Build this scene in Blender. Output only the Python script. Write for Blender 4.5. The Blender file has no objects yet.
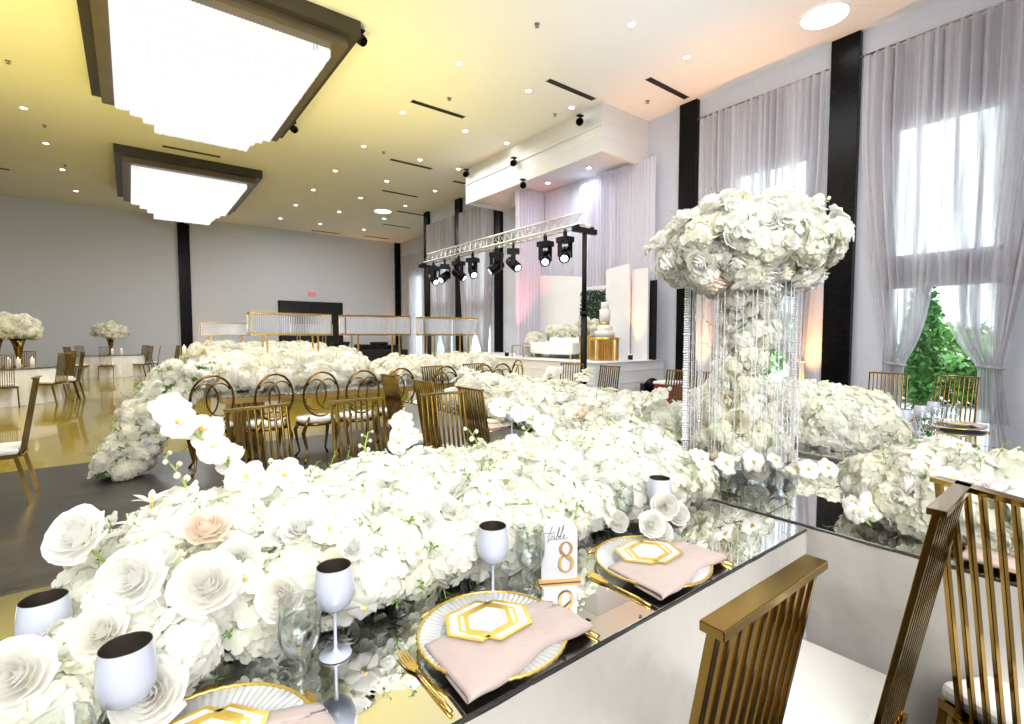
import bpy, math, random
from mathutils import Vector, Matrix, noise
random.seed(7)
PI = math.pi
S = bpy.context.scene
COL = S.collection

# ------------------------------------------------------------------ materials
def nt(name):
    m = bpy.data.materials.new(name); m.use_nodes = True
    t = m.node_tree; t.nodes.clear()
    out = t.nodes.new('ShaderNodeOutputMaterial')
    return m, t, out
def link(t, a, b): t.links.new(a, b)
def pm(name, col, metal=0., rough=.5, var=.06, scale=8., bump=0., bscale=60., stretch=None, bdist=.02, **kw):
    m, t, out = nt(name)
    b = t.nodes.new('ShaderNodeBsdfPrincipled')
    b.inputs['Metallic'].default_value = metal; b.inputs['Roughness'].default_value = rough
    for k, v in kw.items(): b.inputs[k.replace('_', ' ')].default_value = v
    tc = t.nodes.new('ShaderNodeTexCoord'); vec = tc.outputs['Object']
    if stretch:
        mp = t.nodes.new('ShaderNodeMapping'); mp.inputs['Scale'].default_value = stretch
        link(t, vec, mp.inputs['Vector']); vec = mp.outputs['Vector']
    n = t.nodes.new('ShaderNodeTexNoise'); n.inputs['Scale'].default_value = scale; n.inputs['Detail'].default_value = 4
    link(t, vec, n.inputs['Vector'])
    r = t.nodes.new('ShaderNodeValToRGB')
    r.color_ramp.elements[0].position = .3; r.color_ramp.elements[1].position = .7
    r.color_ramp.elements[0].color = tuple(max(0, c*(1-var)) for c in col)+(1,)
    r.color_ramp.elements[1].color = tuple(min(1, c*(1+var)) for c in col)+(1,)
    link(t, n.outputs['Fac'], r.inputs['Fac']); link(t, r.outputs['Color'], b.inputs['Base Color'])
    if bump:
        n2 = t.nodes.new('ShaderNodeTexNoise'); n2.inputs['Scale'].default_value = bscale; n2.inputs['Detail'].default_value = 3
        link(t, vec, n2.inputs['Vector'])
        bp = t.nodes.new('ShaderNodeBump'); bp.inputs['Strength'].default_value = bump; bp.inputs['Distance'].default_value = bdist
        link(t, n2.outputs['Fac'], bp.inputs['Height']); link(t, bp.outputs['Normal'], b.inputs['Normal'])
    link(t, b.outputs[0], out.inputs[0])
    return m
def petal_mat(name, c0, c1, trans=.3):
    m, t, out = nt(name)
    oi = t.nodes.new('ShaderNodeObjectInfo')
    tc = t.nodes.new('ShaderNodeTexCoord')
    n = t.nodes.new('ShaderNodeTexNoise'); n.inputs['Scale'].default_value = 18
    link(t, tc.outputs['Object'], n.inputs['Vector'])
    ad = t.nodes.new('ShaderNodeMath'); ad.operation = 'ADD'
    mu = t.nodes.new('ShaderNodeMath'); mu.operation = 'MULTIPLY'; mu.inputs[1].default_value = .5
    link(t, oi.outputs['Random'], ad.inputs[0]); link(t, n.outputs['Fac'], ad.inputs[1]); link(t, ad.outputs[0], mu.inputs[0])
    r = t.nodes.new('ShaderNodeValToRGB'); r.color_ramp.elements[0].color = c0+(1,); r.color_ramp.elements[1].color = c1+(1,)
    r.color_ramp.elements[0].position = .2; r.color_ramp.elements[1].position = .75
    link(t, mu.outputs[0], r.inputs['Fac'])
    d = t.nodes.new('ShaderNodeBsdfDiffuse'); tr = t.nodes.new('ShaderNodeBsdfTranslucent')
    mx = t.nodes.new('ShaderNodeMixShader'); mx.inputs[0].default_value = trans
    link(t, r.outputs[0], d.inputs[0]); link(t, r.outputs[0], tr.inputs[0])
    link(t, d.outputs[0], mx.inputs[1]); link(t, tr.outputs[0], mx.inputs[2]); link(t, mx.outputs[0], out.inputs[0])
    return m
def emis(name, col, strength, stripes=False):
    m, t, out = nt(name)
    e = t.nodes.new('ShaderNodeEmission'); e.inputs[0].default_value = col+(1,); e.inputs[1].default_value = strength
    tc = t.nodes.new('ShaderNodeTexCoord'); n = t.nodes.new('ShaderNodeTexNoise'); n.inputs['Scale'].default_value = 30
    link(t, tc.outputs['Object'], n.inputs['Vector'])
    mr = t.nodes.new('ShaderNodeMapRange'); mr.inputs['To Min'].default_value = strength*.85; mr.inputs['To Max'].default_value = strength*1.1
    link(t, n.outputs['Fac'], mr.inputs['Value']); link(t, mr.outputs[0], e.inputs[1])
    link(t, e.outputs[0], out.inputs[0])
    return m
def glass_mat(name, col=(1, 1, 1), rough=0., ior=1.45, mixt=.35):
    m, t, out = nt(name)
    g = t.nodes.new('ShaderNodeBsdfGlossy'); g.inputs['Roughness'].default_value = rough
    tp = t.nodes.new('ShaderNodeBsdfTransparent'); tp.inputs[0].default_value = col+(1,)
    lw = t.nodes.new('ShaderNodeLayerWeight'); lw.inputs['Blend'].default_value = .5
    pw = t.nodes.new('ShaderNodeMath'); pw.operation = 'POWER'; pw.inputs[1].default_value = 1.5; link(t, lw.outputs['Facing'], pw.inputs[0])
    fr = t.nodes.new('ShaderNodeMapRange'); fr.inputs['To Min'].default_value = .02+(ior-1)*.06; fr.inputs['To Max'].default_value = min(.75, (ior-1)*1.3); link(t, pw.outputs[0], fr.inputs['Value'])
    mx = t.nodes.new('ShaderNodeMixShader')
    link(t, fr.outputs[0], mx.inputs[0]); link(t, tp.outputs[0], mx.inputs[1]); link(t, g.outputs[0], mx.inputs[2]); link(t, mx.outputs[0], out.inputs[0])
    return m
def curtain_mat(name, col, transp=.16, transl=.42):
    m, t, out = nt(name)
    tc = t.nodes.new('ShaderNodeTexCoord'); n = t.nodes.new('ShaderNodeTexNoise'); n.inputs['Scale'].default_value = 5
    link(t, tc.outputs['Object'], n.inputs['Vector'])
    r = t.nodes.new('ShaderNodeValToRGB'); r.color_ramp.elements[0].color = tuple(c*.95 for c in col)+(1,); r.color_ramp.elements[1].color = col+(1,)
    link(t, n.outputs['Fac'], r.inputs['Fac'])
    d = t.nodes.new('ShaderNodeBsdfDiffuse'); tr = t.nodes.new('ShaderNodeBsdfTranslucent'); tp = t.nodes.new('ShaderNodeBsdfTransparent')
    link(t, r.outputs[0], d.inputs[0]); link(t, r.outputs[0], tr.inputs[0])
    m1 = t.nodes.new('ShaderNodeMixShader'); m1.inputs[0].default_value = transl
    m2 = t.nodes.new('ShaderNodeMixShader'); m2.inputs[0].default_value = transp
    if transp > 0:
        mp = t.nodes.new('ShaderNodeMapping'); mp.inputs['Scale'].default_value = (1, 5.5, .16); link(t, tc.outputs['Object'], mp.inputs[0])
        n3 = t.nodes.new('ShaderNodeTexNoise'); n3.inputs['Scale'].default_value = 2.0; n3.inputs['Detail'].default_value = 3; link(t, mp.outputs[0], n3.inputs['Vector'])
        mr = t.nodes.new('ShaderNodeMapRange'); mr.inputs['From Min'].default_value = .38; mr.inputs['From Max'].default_value = .66; mr.inputs['To Min'].default_value = .0; mr.inputs['To Max'].default_value = transp*2.6
        link(t, n3.outputs['Fac'], mr.inputs['Value']); link(t, mr.outputs[0], m2.inputs[0])
    link(t, d.outputs[0], m1.inputs[1]); link(t, tr.outputs[0], m1.inputs[2])
    link(t, m1.outputs[0], m2.inputs[1]); link(t, tp.outputs[0], m2.inputs[2]); link(t, m2.outputs[0], out.inputs[0])
    return m
def wall_mat(name, col, bw=.6, bh=.2, strength=.12):
    m, t, out = nt(name)
    b = t.nodes.new('ShaderNodeBsdfPrincipled'); b.inputs['Roughness'].default_value = .7
    tc = t.nodes.new('ShaderNodeTexCoord')
    sx = t.nodes.new('ShaderNodeSeparateXYZ'); link(t, tc.outputs['Object'], sx.inputs[0])
    ad = t.nodes.new('ShaderNodeMath'); ad.operation = 'ADD'; link(t, sx.outputs[0], ad.inputs[0]); link(t, sx.outputs[1], ad.inputs[1])
    cx = t.nodes.new('ShaderNodeCombineXYZ'); link(t, ad.outputs[0], cx.inputs[0]); link(t, sx.outputs[2], cx.inputs[1])
    br = t.nodes.new('ShaderNodeTexBrick'); br.inputs['Scale'].default_value = 1; br.inputs['Brick Width'].default_value = bw
    br.inputs['Row Height'].default_value = bh; br.inputs['Mortar Size'].default_value = .008; br.offset = 0.0
    br.inputs['Color1'].default_value = col+(1,); br.inputs['Color2'].default_value = tuple(c*.985 for c in col)+(1,)
    br.inputs['Mortar'].default_value = tuple(c*(1-strength) for c in col)+(1,)
    link(t, cx.outputs[0], br.inputs['Vector']); link(t, br.outputs['Color'], b.inputs['Base Color'])
    bp = t.nodes.new('ShaderNodeBump'); bp.inputs['Strength'].default_value = .15; bp.inputs['Distance'].default_value = .01; bp.invert = True
    link(t, br.outputs['Fac'], bp.inputs['Height']); link(t, bp.outputs[0], b.inputs['Normal'])
    link(t, b.outputs[0], out.inputs[0])
    return m
def floor_mat(name, c0, c1, rough, plank):
    m, t, out = nt(name)
    b = t.nodes.new('ShaderNodeBsdfPrincipled')
    tc = t.nodes.new('ShaderNodeTexCoord'); mp = t.nodes.new('ShaderNodeMapping'); mp.inputs['Scale'].default_value = (.6, 6, 1) if plank else (1, 1, 1)
    link(t, tc.outputs['Object'], mp.inputs[0])
    n = t.nodes.new('ShaderNodeTexNoise'); n.inputs['Scale'].default_value = 2.2; n.inputs['Detail'].default_value = 8; n.inputs['Roughness'].default_value = .7
    link(t, mp.outputs[0], n.inputs['Vector'])
    r = t.nodes.new('ShaderNodeValToRGB'); r.color_ramp.elements[0].color = c0+(1,); r.color_ramp.elements[1].color = c1+(1,)
    r.color_ramp.elements[0].position = .3; r.color_ramp.elements[1].position = .75
    link(t, n.outputs['Fac'], r.inputs[0]); 
    colout = r.outputs[0]
    if plank:
        br = t.nodes.new('ShaderNodeTexBrick'); br.inputs['Scale'].default_value = 1; br.inputs['Brick Width'].default_value = 1.2; br.inputs['Row Height'].default_value = .19
        br.inputs['Mortar Size'].default_value = .003; br.inputs['Color1'].default_value = (1, 1, 1, 1); br.inputs['Color2'].default_value = (.72, .72, .72, 1); br.inputs['Mortar'].default_value = (.3, .3, .3, 1)
        link(t, tc.outputs['Object'], br.inputs['Vector'])
        mx = t.nodes.new('ShaderNodeMix'); mx.data_type = 'RGBA'; mx.blend_type = 'MULTIPLY'; mx.inputs[0].default_value = 1
        link(t, colout, mx.inputs[6]); link(t, br.outputs['Color'], mx.inputs[7]); colout = mx.outputs[2]
    link(t, colout, b.inputs['Base Color'])
    mr = t.nodes.new('ShaderNodeMapRange'); mr.inputs['To Min'].default_value = rough*.7; mr.inputs['To Max'].default_value = rough*1.4
    link(t, n.outputs['Fac'], mr.inputs['Value']); link(t, mr.outputs[0], b.inputs['Roughness'])
    if not plank: b.inputs['Specular IOR Level'].default_value = .9; b.inputs['Coat Weight'].default_value = .5; b.inputs['Coat IOR'].default_value = 1.6; b.inputs['Coat Roughness'].default_value = .04
    link(t, b.outputs[0], out.inputs[0])
    return m

M = {}
M['gold'] = pm('dark_gold_metal', (.33, .21, .055), 1., .12, .2, 3)
M['gold_dark'] = pm('bronze_gold_metal', (.24, .14, .035), 1., .2, .2, 4)
M['gold_lt'] = pm('bright_gold_metal', (.83, .56, .16), 1., .24, .08, 6)
M['gold_foil'] = pm('gold_foil', (.80, .56, .14), .75, .3, .08, 30)
M['gold_tbl'] = pm('brushed_gold', (.60, .40, .15), 1., .3, .12, 4)
M['mirror'] = pm('mirror_glass', (.83, .85, .84), 1., .015, .02, 2)
M['mirror_edge'] = pm('mirror_edge', (.09, .09, .09), .6, .25)
M['trim_silver'] = pm('silver_trim', (.5, .48, .46), 1., .3)
M['satin'] = pm('silver_satin', (.56, .535, .505), .10, .34, .015, 1., .38, 4.5, (1, 1, .7), .06, Sheen_Weight=.3, Specular_IOR_Level=.6)
M['white_cloth'] = pm('white_cloth', (.80, .78, .72), 0, .8, .05, 6, .2, 20)
M['cushion'] = pm('white_cushion', (.88, .87, .84), 0, .6, .03, 5, .15, 25)
M['petal'] = petal_mat('white_petal', (.93, .92, .87), (.965, .965, .95), .45)
M['hyd'] = petal_mat('hydrangea_petal', (.92, .93, .80), (.97, .97, .93), .48)
M['far_hyd'] = petal_mat('cream_petal', (.90, .88, .74), (.95, .94, .87), .42)
M['blush'] = petal_mat('blush_petal', (.95, .82, .70), (.96, .89, .80), .4)
M['cream'] = petal_mat('ivory_petal', (.93, .89, .75), (.955, .94, .87), .42)
M['lip'] = pm('orchid_lip', (.75, .55, .12), 0, .6, .2, 40)
M['stem'] = pm('green_stem', (.30, .40, .10), 0, .55, .2, 20)
M['leaf'] = pm('green_leaf', (.13, .26, .05), 0, .5, .3, 20)
M['core'] = pm('pale_moss', (.80, .83, .55), 0, .9, .35, 25, .6, 40)
M['white'] = pm('white_paint', (.82, .82, .82), 0, .5, .02)
M['panel'] = pm('white_panel', (.80, .80, .82), 0, .55, .02, 3)
M['stagew'] = pm('white_stage_skirt', (.80, .80, .82), 0, .5, .03, 3, .1, 3)
M['black'] = pm('black_paint', (.004, .004, .005), 0, .5, .2, Specular_IOR_Level=.25)
M['black_gloss'] = pm('black_gloss', (.003, .003, .004), 0, .25, .2, Specular_IOR_Level=.12)
M['black_cloth'] = pm('black_cloth', (.006, .006, .008), 0, .85, .3, 8, .5, 12)
M['bronze'] = pm('bronze_frame', (.045, .038, .030), .2, .4, .12, 2)
M['bronze_lt'] = pm('bronze_trim', (.13, .105, .075), .3, .35, .1, 2)
M['alu'] = pm('aluminium_tube', (.75, .74, .70), .9, .35, .1)
M['chand'] = emis('lit_crystal', (1., .985, .96), .92)
M['chand_glow'] = emis('lit_crystal_core', (1., .97, .90), 1.15)
M['bulb'] = emis('lamp_lens', (1., .95, .88), 30.)
M['bulb_blue'] = emis('stage_lamp_lens', (.75, .85, 1.), 4.)
M['bulb_or'] = emis('amber_lens', (1., .5, .12), 12.)
M['flame'] = emis('candle_flame', (1., .62, .25), 9.)
M['exit'] = emis('exit_red', (1., .10, .08), .9)
M['exit_face'] = pm('exit_face', (.85, .45, .43), 0, .4)
M['disc'] = emis('round_panel_light', (1., 1., 1.), 5.)
M['glass'] = glass_mat('clear_glass', (.97, .985, .98), 0, 1.5)
M['crystal'] = glass_mat('crystal_glass', (1, 1, 1), 0.02, 1.5, .15)
M['pane'] = glass_mat('window_pane', (.97, 1, 1), 0, 1.15)
M['water'] = glass_mat('water', (.96, .98, .99), 0, 1.2)
M['acryl'] = glass_mat('clear_acrylic', (.95, .97, 1), 0, 1.3, .55)
M['frost'] = pm('frosted_acrylic', (.70, .70, .74), 0, .35, .02, 5, Alpha=.93)
M['bead'] = pm('crystal_bead', (.86, .88, .95), .5, .08, .05, 30)
M['blue_gob'] = pm('pale_blue_enamel', (.56, .60, .73), 0, .3, .03, 6, Coat_Weight=.5)
M['gob_in'] = pm('pewter_inside', (.26, .22, .19), .9, .35, .1)
M['ink'] = pm('grey_ink', (.12, .11, .11), 0, .6)
M['goldnum'] = pm('gold_number', (.36, .20, .05), .4, .35, .1, 20)
M['wood'] = pm('oak_base', (.62, .36, .13), 0, .5, .2, 6, stretch=(1, 12, 12))
M['napkin'] = pm('blush_napkin', (.50, .40, .375), 0, .55, .05, 6, .35, 14, Sheen_Weight=.3)
M['card'] = pm('white_card', (.90, .90, .91), 0, .5, .02)
M['charger'] = pm('ribbed_glass_plate', (.84, .87, .89), .15, .12, .05, 20, Alpha=.62)
M['candle'] = pm('ivory_candle', (.88, .84, .74), 0, .5, .03, 5, Emission_Strength=.12, Emission_Color=(1, .8, .6, 1))
M['curt'] = curtain_mat('lilac_grey_sheer', (.70, .68, .715), .17, .46)
M['curt_stage'] = curtain_mat('stage_sheer', (.74, .72, .80), .0, .2)
M['steel'] = pm('brushed_steel', (.30, .28, .27), 1., .35)
M['ceil'] = pm('ceiling_paint', (.84, .83, .80), 0, .8, .015, .6)
M['wall'] = wall_mat('white_block_wall', (.60, .625, .70), .62, .21, .05)
M['soffit'] = wall_mat('white_board_wall', (.72, .715, .715), 60, .36, .10)
M['floor_d'] = floor_mat('charcoal_planks', (.024, .023, .023), (.085, .082, .08), .30, True)
M['floor_g'] = floor_mat('polished_floor_yellow_wash', (.27, .195, .008), (.36, .27, .015), .12, False)  # yellow light wash on the far floor is painted into its base colour
M['door'] = pm('dark_doorway', (.012, .012, .014), 0, .3)
M['hedge'] = pm('dark_hedge', (.01, .05, .02), 0, .7, .5, 30, 1., 40)
M['tree'] = pm('leaf_outdoor', (.10, .30, .05), 0, .6, .5, 3)
M['tree_lt'] = pm('leaf_outdoor_light', (.28, .5, .16), 0, .6, .4, 1.5)
M['ground'] = pm('pale_concrete', (.62, .62, .60), 0, .8, .1, 2)
M['red'] = pm('dark_red_case', (.25, .02, .02), 0, .5)
M['bark'] = pm('bark', (.16, .11, .07), 0, .9, .3)
M['fondant'] = pm('white_icing', (.88, .87, .85), 0, .5, .02)

# ------------------------------------------------------------------ mesh builder
class MB:
    def __init__(s): s.v = []; s.f = []; s.m = []; s.sm = []
    def add(s, vs, fs, mi=0, smooth=False):
        o = len(s.v); s.v += [tuple(v) for v in vs]
        for f in fs: s.f.append(tuple(i+o for i in f)); s.m.append(mi); s.sm.append(smooth)
        return s
    def box(s, c, d, rz=0, mi=0, mat=None):
        x, y, z = d[0]/2, d[1]/2, d[2]/2
        vs = [Vector((a*x, b*y, e*z)) for e in (-1, 1) for a, b in ((-1, -1), (1, -1), (1, 1), (-1, 1))]
        R = mat if mat is not None else Matrix.Rotation(rz, 3, 'Z')
        vs = [R @ v + Vector(c) for v in vs]
        return s.add(vs, [(3, 2, 1, 0), (4, 5, 6, 7), (0, 1, 5, 4), (1, 2, 6, 5), (2, 3, 7, 6), (3, 0, 4, 7)], mi)
    def bar(s, a, b, w, d, up=(0, 0, 1), mi=0):
        a = Vector(a); b = Vector(b); z = (b-a).normalized(); x = z.cross(Vector(up))
        if x.length < 1e-4: x = z.cross(Vector((0, 1, 0)))
        x.normalize(); y = z.cross(x)
        vs = [p + x*i*w/2 + y*j*d/2 for p in (a, b) for i, j in ((-1, -1), (1, -1), (1, 1), (-1, 1))]
        return s.add(vs, [(3, 2, 1, 0), (4, 5, 6, 7), (0, 1, 5, 4), (1, 2, 6, 5), (2, 3, 7, 6), (3, 0, 4, 7)], mi)
    def tube(s, pts, r, n=8, closed=False, mi=0, smooth=True, sy=1.):
        pts = [Vector(p) for p in pts]; N = len(pts)
        rs = r if isinstance(r, (list, tuple)) else [r]*N
        vs = []; prev = None
        for i, p in enumerate(pts):
            if closed: t = pts[(i+1) % N]-pts[i-1]
            else: t = pts[min(i+1, N-1)]-pts[max(i-1, 0)]
            t.normalize()
            if prev is None:
                u = t.cross(Vector((0, 0, 1)))
                if u.length < .1: u = t.cross(Vector((0, 1, 0)))
            else: u = prev - t*prev.dot(t)
            u.normalize(); prev = u; w = t.cross(u)
            for k in range(n):
                a = 2*PI*k/n
                vs.append(p + (u*math.cos(a) + w*math.sin(a)*sy)*rs[i])
        fs = []
        for i in range(N if closed else N-1):
            j = (i+1) % N
            for k in range(n):
                l = (k+1) % n; fs.append((i*n+k, i*n+l, j*n+l, j*n+k))
        s.add(vs, fs, mi, smooth)
        if not closed:
            o = len(s.v)-len(vs)
            s.f.append(tuple(o+k for k in reversed(range(n)))); s.m.append(mi); s.sm.append(False)
            s.f.append(tuple(o+(N-1)*n+k for k in range(n))); s.m.append(mi); s.sm.append(False)
        return s
    def lathe(s, prof, n=24, c=(0, 0, 0), mi=0, smooth=True, sx=1, sy=1):
        vs = []; c = Vector(c)
        for r, z in prof:
            for k in range(n):
                a = 2*PI*k/n; vs.append(c+Vector((r*math.cos(a)*sx, r*math.sin(a)*sy, z)))
        fs = [(i*n+k, i*n+(k+1) % n, (i+1)*n+(k+1) % n, (i+1)*n+k) for i in range(len(prof)-1) for k in range(n)]
        s.add(vs, fs, mi, smooth); o = len(s.v)-len(vs)
        if prof[0][0] > 1e-5: s.f.append(tuple(o+k for k in reversed(range(n)))); s.m.append(mi); s.sm.append(False)
        if prof[-1][0] > 1e-5: s.f.append(tuple(o+(len(prof)-1)*n+k for k in range(n))); s.m.append(mi); s.sm.append(False)
        return s
    def shell(s, prof, n=24, c=(0, 0, 0), mi=0):          # open lathe, no caps
        c = Vector(c)
        vs = [c+Vector((r*math.cos(2*PI*k/n), r*math.sin(2*PI*k/n), z)) for r, z in prof for k in range(n)]
        return s.add(vs, [(i*n+k, i*n+(k+1) % n, (i+1)*n+(k+1) % n, (i+1)*n+k) for i in range(len(prof)-1) for k in range(n)], mi, True)
    def prism(s, poly, z0, z1, mi=0):
        n = len(poly)
        vs = [(x, y, z0) for x, y in poly]+[(x, y, z1) for x, y in poly]
        return s.add(vs, [tuple(reversed(range(n))), tuple(range(n, 2*n))]+[(k, (k+1) % n, n+(k+1) % n, n+k) for k in range(n)], mi)
    def ring(s, outer, inner, z0, z1, mi=0):
        n = len(outer)
        vs = [(x, y, z) for z in (z0, z1) for p in (outer, inner) for x, y in p]
        fs = []
        for k in range(n):
            l = (k+1) % n
            fs += [(k, l, 2*n+l, 2*n+k), (n+l, n+k, 3*n+k, 3*n+l), (2*n+k, 2*n+l, 3*n+l, 3*n+k), (l, k, n+k, n+l)]
        return s.add(vs, fs, mi)
    def grid(s, fn, nu, nv, mi=0, smooth=True, closed_u=False):
        vs = [fn(i/nu, j/nv) for j in range(nv+1) for i in range(nu+(0 if closed_u else 1))]
        w = nu if closed_u else nu+1
        fs = [(j*w+i, j*w+(i+1) % w, (j+1)*w+(i+1) % w, (j+1)*w+i) for j in range(nv) for i in range(nu)]
        return s.add(vs, fs, mi, smooth)
    def xf(s, Mx): s.v = [tuple(Mx @ Vector(v)) for v in s.v]; return s
    def merge(s, o, Mx=None, mi=None):
        vs = o.v if Mx is None else [Mx @ Vector(v) for v in o.v]
        b = len(s.v); s.v += [tuple(v) for v in vs]
        s.f += [tuple(i+b for i in f) for f in o.f]; s.m += (o.m if mi is None else [mi]*len(o.m)); s.sm += o.sm
        return s
    def mesh(s, name, mats):
        me = bpy.data.meshes.new(name); me.from_pydata(s.v, [], s.f)
        for m in (mats if isinstance(mats, (list, tuple)) else [mats]): me.materials.append(m)
        me.polygons.foreach_set('material_index', s.m); me.polygons.foreach_set('use_smooth', s.sm)
        me.update(); return me
    def build(s, name, mats, parent=None, loc=(0, 0, 0), rz=0, bevel=0):
        o = bpy.data.objects.new(name, s.mesh(name, mats)); COL.objects.link(o)
        o.location = loc; o.rotation_euler.z = rz
        if parent: o.parent = parent
        if bevel:
            b = o.modifiers.new('bevel', 'BEVEL'); b.width = bevel; b.segments = 2; b.limit_method = 'ANGLE'
        return o
def tag(o, label=None, cat=None, group=None, kind=None):
    if label: o['label'] = label
    if cat: o['category'] = cat
    if group: o['group'] = group
    if kind: o['kind'] = kind
    return o
def thing(name, label, cat, loc=(0, 0, 0), rz=0, group=None):
    o = bpy.data.objects.new(name, None); COL.objects.link(o); o.empty_display_size = .1
    o.location = loc; o.rotation_euler.z = rz
    return tag(o, label, cat, group)
def inst(name, me, parent, Mx=None):
    o = bpy.data.objects.new(name, me); COL.objects.link(o); o.parent = parent
    if Mx is not None: o.matrix_basis = Mx
    return o
CH = {}
def copy_tree(o, parent=None):
    c = o.copy(); COL.objects.link(c); c.parent = parent
    for ch in list(o.children): copy_tree(ch, c)
    return c
def dup(o, label, loc, rz=0, group=None):
    c = copy_tree(o); c.location = loc; c.rotation_euler.z = rz; c['label'] = label
    if group: c['group'] = group
    return c
def struct(mb, name, mats, bevel=0, parent=None):
    o = mb.build(name, mats, parent, bevel=bevel)
    if parent is None: o['kind'] = 'structure'
    return o

# ------------------------------------------------------------------ room
H = 6.5; XR = 9.85; YB = 25.5; XL = -13.; YF = -7.; XREC = 11.9; YREC = 18.7
mb = MB()
mb.add([(XL, YF, 0), (XR, YF, 0), (XR, 7.37, 0), (XL, 7.37, 0)], [(0, 1, 2, 3)], 0)
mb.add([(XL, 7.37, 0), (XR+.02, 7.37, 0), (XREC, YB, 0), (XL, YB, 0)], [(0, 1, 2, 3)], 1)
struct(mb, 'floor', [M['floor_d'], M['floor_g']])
struct(MB().box(((XL+XREC)/2, (YF+YB)/2, H+.1), (XREC-XL+.6, YB-YF+.6, .2)), 'ceiling', M['ceil'])
# right wall with window openings (y0, y1, z0, z1)
openings = [(1.36, 2.74, .08, 2.27), (1.36, 2.74, 2.68, 4.80), (3.97, 5.34, .08, 2.27), (3.97, 5.34, 2.68, 4.72),
            (14.0, 15.4, .08, 2.27), (14.0, 15.4, 2.68, 4.7), (16.5, 17.9, .08, 2.27), (16.5, 17.9, 2.68, 4.7)]
def wall_y(mb, x0, x1, ya, yb, ops):
    ys = sorted(set([ya, yb]+[o[0] for o in ops]+[o[1] for o in ops]))
    for a, b in zip(ys[:-1], ys[1:]):
        zs = sorted([(o[2], o[3]) for o in ops if o[0] <= a+1e-6 and o[1] >= b-1e-6]); z = 0
        for p, q in zs+[(H, H)]:
            if p > z: mb.box(((x0+x1)/2, (a+b)/2, (z+p)/2), (x1-x0, b-a, p-z))
            z = q
    return mb
struct(wall_y(MB(), XR, XR+.2, YF, YREC, openings), 'wall_right', M['wall'])
recop = [(20.4, 21.9, .08, 4.6), (22.6, 24.0, .08, 4.6)]
mb = wall_y(MB(), XREC, XREC+.2, YREC, YB, recop); mb.box(((XR+XREC)/2+.1, YREC+.05, H/2), (XREC-XR, .1, H))
struct(mb, 'wall_recess', M['wall'])
struct(MB().box(((XL+XREC)/2, YB+.1, H/2), (XREC-XL+.4, .2, H)), 'wall_back', M['wall'])
struct(MB().box((XL-.1, (YF+YB)/2, H/2), (.2, YB-YF, H)), 'wall_left', M['wall'])
struct(MB().box(((XL+XR)/2, YF-.1, H/2), (XR-XL, .2, H)), 'wall_front', M['wall'])
def window(n, x, y0, y1, zs, th=.2):
    w = MB()
    for z0, z1 in zs:
        for y in (y0+.03, y1-.03): w.box((x+.1, y, (z0+z1)/2), (.08, .06, z1-z0))
        for z in (z0+.03, z1-.03): w.box((x+.1, (y0+y1)/2, z), (.08, y1-y0, .06))
    o = struct(w, 'window_%d' % n, M['white'])
    p = MB()
    for z0, z1 in zs: p.box((x+.1, (y0+y1)/2, (z0+z1)/2), (.01, y1-y0-.1, z1-z0-.1))
    p.build('pane', M['pane'], o)
window(1, XR, 1.36, 2.74, [(.08, 2.27), (2.68, 4.8)])
window(2, XR, 3.97, 5.34, [(.08, 2.27), (2.68, 4.72)])
window(3, XR, 14.0, 15.4, [(.08, 2.27), (2.68, 4.7)])
window(4, XR, 16.5, 17.9, [(.08, 2.27), (2.68, 4.7)])
window(5, XREC, 20.4, 21.9, [(.08, 4.6)])
window(6, XREC, 22.6, 24.0, [(.08, 4.6)])
# black columns
cols = [(XR-.06, 3.39, .12, .43), (XR-.06, 6.37, .12, .42), (XR-.06, 13.42, .12, .36), (XR-.06, 15.92, .12, .38), (XR-.06, 18.4, .12, .36)]
for i, (x, y, dx, dy) in enumerate(cols):
    struct(MB().box((x, y, H/2), (dx, dy, H-.004)), 'trim_%d' % (i+1), M['black_gloss'], bevel=.006)
struct(MB().box((11.72, YB-.06, H/2), (.3, .12, H-.004)), 'trim_6', M['black_gloss'])
struct(MB().box((1.95, YB-.06, H/2), (.43, .12, H-.004)), 'trim_7', M['black_gloss'])
# soffit above the stage
sf = MB(); SX = 8.25
sf.box((SX+.05, 10.25, (5.45+H)/2), (.1, 5.5, H-5.45)); sf.box(((SX+.1+XR)/2, 7.55, (5.45+H)/2), (XR-SX-.1, .1, H-5.45))
sf.box(((SX+.1+XR)/2, 12.95, (5.45+H)/2), (XR-SX-.1, .1, H-5.45)); sf.box(((SX+.1+XR)/2, 10.25, 5.57), (XR-SX-.12, 5.28, .06))
sf.box((SX-.02, 10.25, 6.02), (.04, 5.5, .025)); 
struct(sf, 'wall_soffit', M['soffit'])
# doorway in the back wall
d = MB().box((7.15, YB-.03, 1.53), (2.94, .06, 3.06))
d = struct(d, 'door_1', M['door'])
f = MB()
for x in (5.66, 8.64): f.box((x, YB-.05, 1.55), (.06, .1, 3.1))
f.box((7.15, YB-.05, 3.1), (3.04, .1, .06)); f.box((7.15, YB-.07, 1.5), (.03, .03, 3.0)); f.build('door_frame', M['black'], d)
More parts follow.
